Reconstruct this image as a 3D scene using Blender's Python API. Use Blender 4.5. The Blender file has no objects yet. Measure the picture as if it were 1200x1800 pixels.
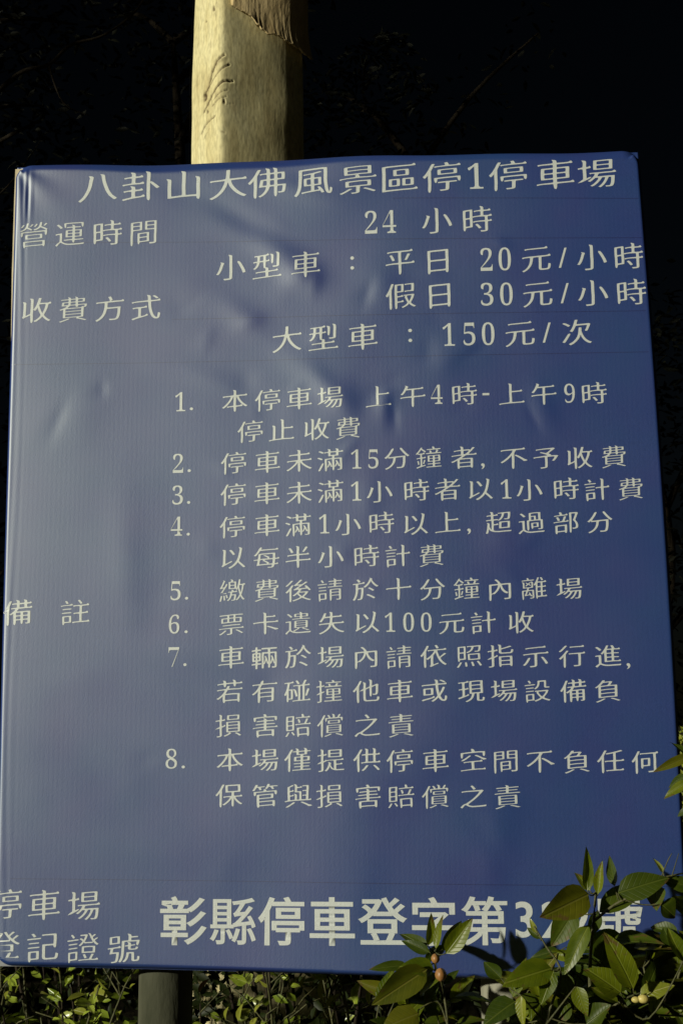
import bpy, math, random
import numpy as np
from mathutils import Vector, Matrix, noise

scene = bpy.context.scene
R_ = math.radians

# ---------------------------------------------------------------- camera
cam_data = bpy.data.cameras.new('camera')
cam_data.sensor_fit = 'VERTICAL'; cam_data.sensor_height = 36.0; cam_data.lens = 44.0
cam_data.clip_start = 0.05; cam_data.clip_end = 2000
cam = bpy.data.objects.new('camera', cam_data); scene.collection.objects.link(cam)
c_r = Vector((0.9983336, 0.0572301, -0.0073928)); c_u = Vector((0.0169130, -0.1677053, 0.9856921)); c_f = Vector((-0.0551715, 0.9841746, 0.1683938))
m = Matrix.Identity(4)
for i, v in enumerate((c_r, c_u, -c_f)):
    for j in range(3):
        m[j][i] = v[j]
m.translation = Vector((0.1495, -2.2547, 1.6))
cam.matrix_world = m
scene.camera = cam

# ---------------------------------------------------------------- light: night, one low warm source from the left
SUN_AZ, SUN_EL = 51.0, 14.0          # degrees to the left of the sign's normal, and above level
world = bpy.data.worlds.new('World'); scene.world = world; world.use_nodes = True
nt = world.node_tree
bg = nt.nodes['Background']
sky = nt.nodes.new('ShaderNodeTexSky'); sky.sky_type = 'NISHITA'; sky.sun_disc = False
sky.sun_elevation = R_(SUN_EL); sky.sun_rotation = R_(180 + SUN_AZ)
nt.links.new(sky.outputs[0], bg.inputs[0]); bg.inputs[1].default_value = 0.0006
sun_data = bpy.data.lights.new('sun', 'SUN'); sun_data.energy = 3.9; sun_data.angle = R_(1.6); sun_data.color = (1.0, 0.965, 0.78)
sun = bpy.data.objects.new('sun', sun_data); scene.collection.objects.link(sun)
to_sun = Vector((-math.sin(R_(SUN_AZ))*math.cos(R_(SUN_EL)), -math.cos(R_(SUN_AZ))*math.cos(R_(SUN_EL)), math.sin(R_(SUN_EL))))
sun.rotation_euler = to_sun.to_track_quat('Z', 'Y').to_euler()
vs = scene.view_settings
vs.view_transform = 'Standard'; vs.look = 'None'; vs.exposure = 0.0; vs.gamma = 1.0; vs.use_curve_mapping = False

# ---------------------------------------------------------------- helpers
def link(o, parent=None):
    scene.collection.objects.link(o)
    if parent is not None:
        o.parent = parent
        o.matrix_parent_inverse = parent.matrix_world.inverted() if parent.type == 'EMPTY' and False else Matrix.Identity(4)
    return o

def empty(name, label, cat, loc=(0, 0, 0), group=None):
    o = bpy.data.objects.new(name, None); o.location = loc; o.empty_display_size = .1
    o['label'] = label; o['category'] = cat
    if group: o['group'] = group
    scene.collection.objects.link(o)
    return o

def mesh_obj(name, verts, faces, mat, parent=None, smooth=True, origin=(0, 0, 0)):
    """verts in world metres; stored relative to the parent's location (parents are never rotated)"""
    me = bpy.data.meshes.new(name)
    off = Vector(parent.location) if parent is not None and parent.parent is None else (Vector(parent.location) + Vector(parent.parent.location) if parent is not None else Vector((0, 0, 0)))
    me.from_pydata([(v[0]-off.x, v[1]-off.y, v[2]-off.z) for v in verts], [], faces)
    if smooth:
        me.polygons.foreach_set('use_smooth', [True]*len(me.polygons))
    me.materials.append(mat); me.update()
    return link(bpy.data.objects.new(name, me), parent)

def box(x0, x1, y0, y1, z0, z1):
    v = [(x, y, z) for x in (x0, x1) for y in (y0, y1) for z in (z0, z1)]
    f = [(0, 1, 3, 2), (4, 6, 7, 5), (0, 4, 5, 1), (2, 3, 7, 6), (0, 2, 6, 4), (1, 5, 7, 3)]
    return v, f

def tube(paths, seg=7):
    """paths: list of (points, r0, r1) -> verts, faces of tapered tubes"""
    V, F = [], []
    for pts, r0, r1 in paths:
        pts = [Vector(p) for p in pts]; n = len(pts); b = len(V)
        for i, p in enumerate(pts):
            t = (pts[min(i+1, n-1)] - pts[max(i-1, 0)]).normalized()
            a = t.orthogonal().normalized() if abs(t.z) > .99 else t.cross(Vector((0, 0, 1))).normalized()
            c = t.cross(a); r = r0 + (r1-r0)*i/max(1, n-1)
            for k in range(seg):
                w = 2*math.pi*k/seg
                q = p + (a*math.cos(w) + c*math.sin(w))*r
                V.append(tuple(q))
        for i in range(n-1):
            for k in range(seg):
                k2 = (k+1) % seg
                F.append((b+i*seg+k, b+i*seg+k2, b+(i+1)*seg+k2, b+(i+1)*seg+k))
        F.append(tuple(b+(n-1)*seg+k for k in range(seg)))
    return V, F

def smooth_path(pts, k=4):
    pts = [Vector(p) for p in pts]; out = []
    n = len(pts)
    for i in range(n-1):
        p0 = pts[max(i-1, 0)]; p1 = pts[i]; p2 = pts[i+1]; p3 = pts[min(i+2, n-1)]
        for j in range(k):
            t = j/k
            out.append(.5*((2*p1) + (p2-p0)*t + (2*p0-5*p1+4*p2-p3)*t*t + (3*p1-p0-3*p2+p3)*t**3))
    out.append(pts[-1])
    return out

# ---------------------------------------------------------------- materials
def new_mat(name, base, rough=.6, spec=.5):
    mt = bpy.data.materials.new(name); mt.use_nodes = True
    b = mt.node_tree.nodes['Principled BSDF']
    b.inputs['Base Color'].default_value = (*base, 1); b.inputs['Roughness'].default_value = rough
    b.inputs['Specular IOR Level'].default_value = spec
    return mt, mt.node_tree, b

def node(nt, kind, **kw):
    n = nt.nodes.new(kind)
    for k, v in kw.items():
        setattr(n, k, v)
    return n

def ramp(nt, stops):
    r = nt.nodes.new('ShaderNodeValToRGB'); e = r.color_ramp.elements
    while len(e) > 1: e.remove(e[0])
    e[0].position = stops[0][0]; e[0].color = (*stops[0][1], 1)
    for p, c in stops[1:]:
        x = e.new(p); x.color = (*c, 1)
    return r

def noise_mat(name, stops, scale, rough=.8, spec=.3, bump=.3, bscale=None, detail=6, stretch=(1, 1, 1), bdist=.01):
    mt, nt, b = new_mat(name, stops[0][1], rough, spec)
    tc = node(nt, 'ShaderNodeTexCoord'); mp = node(nt, 'ShaderNodeMapping'); mp.inputs['Scale'].default_value = stretch
    nt.links.new(tc.outputs['Object'], mp.inputs[0])
    n1 = node(nt, 'ShaderNodeTexNoise'); n1.inputs['Scale'].default_value = scale; n1.inputs['Detail'].default_value = detail
    nt.links.new(mp.outputs[0], n1.inputs[0])
    r = ramp(nt, stops); nt.links.new(n1.outputs[0], r.inputs[0]); nt.links.new(r.outputs[0], b.inputs['Base Color'])
    n2 = node(nt, 'ShaderNodeTexNoise'); n2.inputs['Scale'].default_value = bscale or scale*3; n2.inputs['Detail'].default_value = 8
    nt.links.new(mp.outputs[0], n2.inputs[0])
    bp = node(nt, 'ShaderNodeBump'); bp.inputs['Strength'].default_value = bump; bp.inputs['Distance'].default_value = bdist
    nt.links.new(n2.outputs[0], bp.inputs['Height']); nt.links.new(bp.outputs[0], b.inputs['Normal'])
    return mt

def vinyl(name, c1, c2, c3):
    """printed self-adhesive vinyl over ribbed plastic board"""
    mt, nt, b = new_mat(name, c1, .6, 0.0)
    tc = node(nt, 'ShaderNodeTexCoord')
    n1 = node(nt, 'ShaderNodeTexNoise'); n1.inputs['Scale'].default_value = 7; n1.inputs['Detail'].default_value = 3
    nt.links.new(tc.outputs['Object'], n1.inputs[0])
    r = ramp(nt, [(.32, c1), (.5, c2), (.68, c3)]); nt.links.new(n1.outputs[0], r.inputs[0])
    n3 = node(nt, 'ShaderNodeTexNoise'); n3.inputs['Scale'].default_value = 900; n3.inputs['Detail'].default_value = 2
    nt.links.new(tc.outputs['Object'], n3.inputs[0])
    g = node(nt, 'ShaderNodeMapRange'); g.inputs[1].default_value = .3; g.inputs[2].default_value = .7; g.inputs[3].default_value = .84; g.inputs[4].default_value = 1.16
    nt.links.new(n3.outputs[0], g.inputs[0])
    mx = node(nt, 'ShaderNodeMix', data_type='RGBA', blend_type='MULTIPLY'); mx.inputs[0].default_value = 1
    nt.links.new(r.outputs[0], mx.inputs[6]); nt.links.new(g.outputs[0], mx.inputs[7]); nt.links.new(mx.outputs[2], b.inputs['Base Color'])
    # flutes of the board telegraphing through, with a fine grain
    w = node(nt, 'ShaderNodeTexWave', wave_type='BANDS', bands_direction='X'); w.inputs['Scale'].default_value = 36; w.inputs['Distortion'].default_value = .6; w.inputs['Detail Scale'].default_value = 3
    nt.links.new(tc.outputs['Object'], w.inputs[0])
    n4 = node(nt, 'ShaderNodeTexNoise'); n4.inputs['Scale'].default_value = 500; n4.inputs['Detail'].default_value = 3
    nt.links.new(tc.outputs['Object'], n4.inputs[0])
    b1 = node(nt, 'ShaderNodeBump'); b1.inputs['Strength'].default_value = .025; b1.inputs['Distance'].default_value = .0006
    b2 = node(nt, 'ShaderNodeBump'); b2.inputs['Strength'].default_value = .25; b2.inputs['Distance'].default_value = .0006
    nt.links.new(w.outputs[0], b1.inputs['Height']); nt.links.new(n4.outputs[0], b2.inputs['Height'])
    nt.links.new(b1.outputs[0], b2.inputs['Normal']); nt.links.new(b2.outputs[0], b.inputs['Normal'])
    n5 = node(nt, 'ShaderNodeTexNoise'); n5.inputs['Scale'].default_value = 5; n5.inputs['Detail'].default_value = 5
    nt.links.new(tc.outputs['Object'], n5.inputs[0])
    rr = node(nt, 'ShaderNodeMapRange'); rr.inputs[1].default_value = .3; rr.inputs[2].default_value = .7; rr.inputs[3].default_value = .50; rr.inputs[4].default_value = .53
    nt.links.new(n5.outputs[0], rr.inputs[0]); 
    gl = node(nt, 'ShaderNodeBsdfAnisotropic', distribution='BECKMANN'); gl.inputs['Color'].default_value = (.136, .142, .137, 1)
    nt.links.new(rr.outputs[0], gl.inputs['Roughness']); nt.links.new(b2.outputs[0], gl.inputs['Normal'])
    ad = node(nt, 'ShaderNodeAddShader'); nt.links.new(b.outputs[0], ad.inputs[0]); nt.links.new(gl.outputs[0], ad.inputs[1])
    nt.links.new(ad.outputs[0], nt.nodes['Material Output'].inputs[0])
    return mt

def leaf_mat(name, lo, hi, vein, rough=.38, trans=.25, spec=.5):
    mt, nt, b = new_mat(name, lo, rough, spec)
    tc = node(nt, 'ShaderNodeTexCoord'); oi = node(nt, 'ShaderNodeObjectInfo')
    sx = node(nt, 'ShaderNodeSeparateXYZ'); nt.links.new(tc.outputs['Object'], sx.inputs[0])
    ab = node(nt, 'ShaderNodeMath', operation='ABSOLUTE'); nt.links.new(sx.outputs[0], ab.inputs[0])
    n1 = node(nt, 'ShaderNodeTexNoise', noise_dimensions='4D'); n1.inputs['Scale'].default_value = 3.5; n1.inputs['Detail'].default_value = 5
    nt.links.new(tc.outputs['Object'], n1.inputs[0]); nt.links.new(oi.outputs['Random'], n1.inputs['W'])
    ad = node(nt, 'ShaderNodeMath', operation='MULTIPLY_ADD'); nt.links.new(oi.outputs['Random'], ad.inputs[0]); ad.inputs[1].default_value = .5; nt.links.new(n1.outputs[0], ad.inputs[2])
    r = ramp(nt, [(.4, lo), (1.0, hi)]); nt.links.new(ad.outputs[0], r.inputs[0])
    # midrib and side veins
    mr = node(nt, 'ShaderNodeMapRange'); mr.inputs[1].default_value = .012; mr.inputs[2].default_value = .035; mr.inputs[3].default_value = 1; mr.inputs[4].default_value = 0
    nt.links.new(ab.outputs[0], mr.inputs[0])
    sv = node(nt, 'ShaderNodeMath', operation='MULTIPLY_ADD'); nt.links.new(ab.outputs[0], sv.inputs[0]); sv.inputs[1].default_value = -.55; nt.links.new(sx.outputs[1], sv.inputs[2])
    sn = node(nt, 'ShaderNodeMath', operation='MULTIPLY'); nt.links.new(sv.outputs[0], sn.inputs[0]); sn.inputs[1].default_value = 52
    si = node(nt, 'ShaderNodeMath', operation='SINE'); nt.links.new(sn.outputs[0], si.inputs[0])
    sm = node(nt, 'ShaderNodeMapRange'); sm.inputs[1].default_value = .8; sm.inputs[2].default_value = 1; sm.inputs[3].default_value = 0; sm.inputs[4].default_value = .07
    nt.links.new(si.outputs[0], sm.inputs[0])
    mxx = node(nt, 'ShaderNodeMath', operation='MAXIMUM'); nt.links.new(mr.outputs[0], mxx.inputs[0]); nt.links.new(sm.outputs[0], mxx.inputs[1])
    mx = node(nt, 'ShaderNodeMix', data_type='RGBA'); nt.links.new(mxx.outputs[0], mx.inputs[0]); nt.links.new(r.outputs[0], mx.inputs[6]); mx.inputs[7].default_value = (*vein, 1)
    # dry brown tips and blotches on some leaves
    n6 = node(nt, 'ShaderNodeTexNoise', noise_dimensions='4D'); n6.inputs['Scale'].default_value = 6; n6.inputs['Detail'].default_value = 4
    nt.links.new(tc.outputs['Object'], n6.inputs[0]); nt.links.new(oi.outputs['Random'], n6.inputs['W'])
    a1 = node(nt, 'ShaderNodeMath', operation='MULTIPLY_ADD'); nt.links.new(sx.outputs[1], a1.inputs[0]); a1.inputs[1].default_value = .30; nt.links.new(n6.outputs[0], a1.inputs[2])
    a2 = node(nt, 'ShaderNodeMath', operation='MULTIPLY_ADD'); nt.links.new(oi.outputs['Random'], a2.inputs[0]); a2.inputs[1].default_value = .16; nt.links.new(a1.outputs[0], a2.inputs[2])
    br = node(nt, 'ShaderNodeMapRange'); br.inputs[1].default_value = .88; br.inputs[2].default_value = .96; br.inputs[4].default_value = .8
    nt.links.new(a2.outputs[0], br.inputs[0])
    mb = node(nt, 'ShaderNodeMix', data_type='RGBA'); nt.links.new(br.outputs[0], mb.inputs[0]); nt.links.new(mx.outputs[2], mb.inputs[6]); mb.inputs[7].default_value = (.11, .065, .02, 1)
    mx = mb
    nt.links.new(mx.outputs[2], b.inputs['Base Color'])
    bp = node(nt, 'ShaderNodeBump', invert=True); bp.inputs['Strength'].default_value = .35; bp.inputs['Distance'].default_value = .012
    nt.links.new(mxx.outputs[0], bp.inputs['Height']); nt.links.new(bp.outputs[0], b.inputs['Normal'])
    tr = node(nt, 'ShaderNodeBsdfTranslucent'); nt.links.new(mx.outputs[2], tr.inputs[0])
    ms = node(nt, 'ShaderNodeMixShader'); ms.inputs[0].default_value = trans
    out = nt.nodes['Material Output']
    nt.links.new(b.outputs[0], ms.inputs[1]); nt.links.new(tr.outputs[0], ms.inputs[2]); nt.links.new(ms.outputs[0], out.inputs[0])
    return mt

def bark_mat():
    mt, nt, b = new_mat('pale_bark', (.5, .42, .22), .75, .25)
    tc = node(nt, 'ShaderNodeTexCoord'); mp = node(nt, 'ShaderNodeMapping'); mp.inputs['Scale'].default_value = (1, 1, .3)
    nt.links.new(tc.outputs['Object'], mp.inputs[0])
    n1 = node(nt, 'ShaderNodeTexNoise'); n1.inputs['Scale'].default_value = 16; n1.inputs['Detail'].default_value = 8; nt.links.new(mp.outputs[0], n1.inputs[0])
    r = ramp(nt, [(.25, (.52, .43, .21)), (.48, (.69, .61, .33)), (.62, (.76, .69, .40)), (.8, (.60, .47, .25))])
    nt.links.new(n1.outputs[0], r.inputs[0])
    n3 = node(nt, 'ShaderNodeTexNoise'); n3.inputs['Scale'].default_value = 130; n3.inputs['Detail'].default_value = 4; nt.links.new(mp.outputs[0], n3.inputs[0])
    g = node(nt, 'ShaderNodeMapRange'); g.inputs[1].default_value = .32; g.inputs[2].default_value = .6; g.inputs[3].default_value = .72; g.inputs[4].default_value = 1.05
    nt.links.new(n3.outputs[0], g.inputs[0])
    mm = node(nt, 'ShaderNodeMix', data_type='RGBA', blend_type='MULTIPLY'); mm.inputs[0].default_value = 1
    nt.links.new(r.outputs[0], mm.inputs[6]); nt.links.new(g.outputs[0], mm.inputs[7])
    at = node(nt, 'ShaderNodeAttribute', attribute_name='scar')
    mx = node(nt, 'ShaderNodeMix', data_type='RGBA'); nt.links.new(at.outputs['Fac'], mx.inputs[0]); nt.links.new(mm.outputs[2], mx.inputs[6]); mx.inputs[7].default_value = (.085, .05, .025, 1)
    nt.links.new(mx.outputs[2], b.inputs['Base Color'])
    n2 = node(nt, 'ShaderNodeTexNoise'); n2.inputs['Scale'].default_value = 60; n2.inputs['Detail'].default_value = 9; nt.links.new(mp.outputs[0], n2.inputs[0])
    bp = node(nt, 'ShaderNodeBump'); bp.inputs['Strength'].default_value = .4; bp.inputs['Distance'].default_value = .0018
    nt.links.new(n2.outputs[0], bp.inputs['Height']); nt.links.new(bp.outputs[0], b.inputs['Normal'])
    return mt

M = {}
M['blue'] = vinyl('blue_vinyl', (.029, .045, .180), (.025, .049, .182), (.022, .053, .180))
M['white'] = vinyl('white_print', (.55, .58, .58), (.57, .60, .59), (.55, .59, .59))
M['line'] = vinyl('dark_print', (.018, .026, .11), (.018, .026, .11), (.018, .03, .11))
M['board'] = noise_mat('cream_board', [(.3, (.62, .52, .33)), (.7, (.74, .64, .42))], 30, .6, .3, .1)
M['tin'] = noise_mat('sign_back', [(.3, (.25, .26, .27)), (.7, (.34, .35, .36))], 12, .5, .4, .1)
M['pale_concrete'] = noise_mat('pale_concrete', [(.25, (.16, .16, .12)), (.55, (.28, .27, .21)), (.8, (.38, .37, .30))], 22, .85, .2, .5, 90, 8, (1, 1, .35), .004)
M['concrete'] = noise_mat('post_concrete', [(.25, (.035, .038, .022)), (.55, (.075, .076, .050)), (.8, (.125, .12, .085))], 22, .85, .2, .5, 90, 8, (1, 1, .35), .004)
M['bark'] = bark_mat()
M['flap'] = noise_mat('loose_bark', [(.25, (.42, .31, .15)), (.5, (.60, .46, .24)), (.75, (.66, .52, .29))], 18, .8, .2, .4, 70, 8, (1, 1, .35), .006)
M['wood'] = noise_mat('dark_wood', [(.3, (.016, .012, .008)), (.7, (.038, .029, .018))], 25, .85, .15, .6, 60, 8, (1, 1, .3))
M['twig'] = noise_mat('green_stem', [(.3, (.045, .05, .018)), (.7, (.10, .095, .035))], 60, .6, .3, .3)
M['ground'] = noise_mat('soil', [(.3, (.020, .017, .010)), (.6, (.04, .034, .018)), (.8, (.03, .04, .015))], 6, .95, .1, .8, 40)
M['g'] = leaf_mat('leaf_green', (.060, .094, .003), (.150, .180, .006), (.17, .20, .02), .4, .3, .4)
M['d'] = leaf_mat('leaf_dark_green', (.028, .050, .003), (.066, .092, .005), (.08, .105, .012), .45, .25, .3)
M['o'] = leaf_mat('leaf_olive', (.065, .078, .003), (.130, .130, .006), (.15, .145, .02), .5, .3, .3)
M['y'] = leaf_mat('leaf_yellow_green', (.22, .25, .022), (.34, .36, .05), (.42, .42, .12), .3, .4)  # lamp-lit leaves: their light is put into this bright colour
M['b'] = leaf_mat('leaf_dead_brown', (.16, .07, .02), (.28, .12, .04), (.3, .15, .06), .7)
M['h'] = leaf_mat('leaf_hedge', (.10, .16, .010), (.42, .52, .06), (.48, .54, .14), .28, .35)
M['deep'] = leaf_mat('leaf_deep_green', (.006, .010, .002), (.016, .024, .004), (.02, .03, .006), .5, .2, .2)  # shade of the hedge gaps put into this near-black leaf colour
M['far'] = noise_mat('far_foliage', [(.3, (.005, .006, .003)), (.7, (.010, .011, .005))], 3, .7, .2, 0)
M['fruit'] = noise_mat('orange_fruit', [(.3, (.26, .12, .035)), (.7, (.40, .20, .06))], 60, .45, .5, .1)
M['budm'] = noise_mat('pale_bud', [(.3, (.42, .34, .08)), (.7, (.60, .50, .16))], 60, .45, .5, .1)  # lamp glow on the bud put into its pale yellow
M['bush'] = noise_mat('lit_foliage', [(.3, (.10, .13, .012)), (.7, (.26, .27, .03))], 30, .5, .4, 0)

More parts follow.
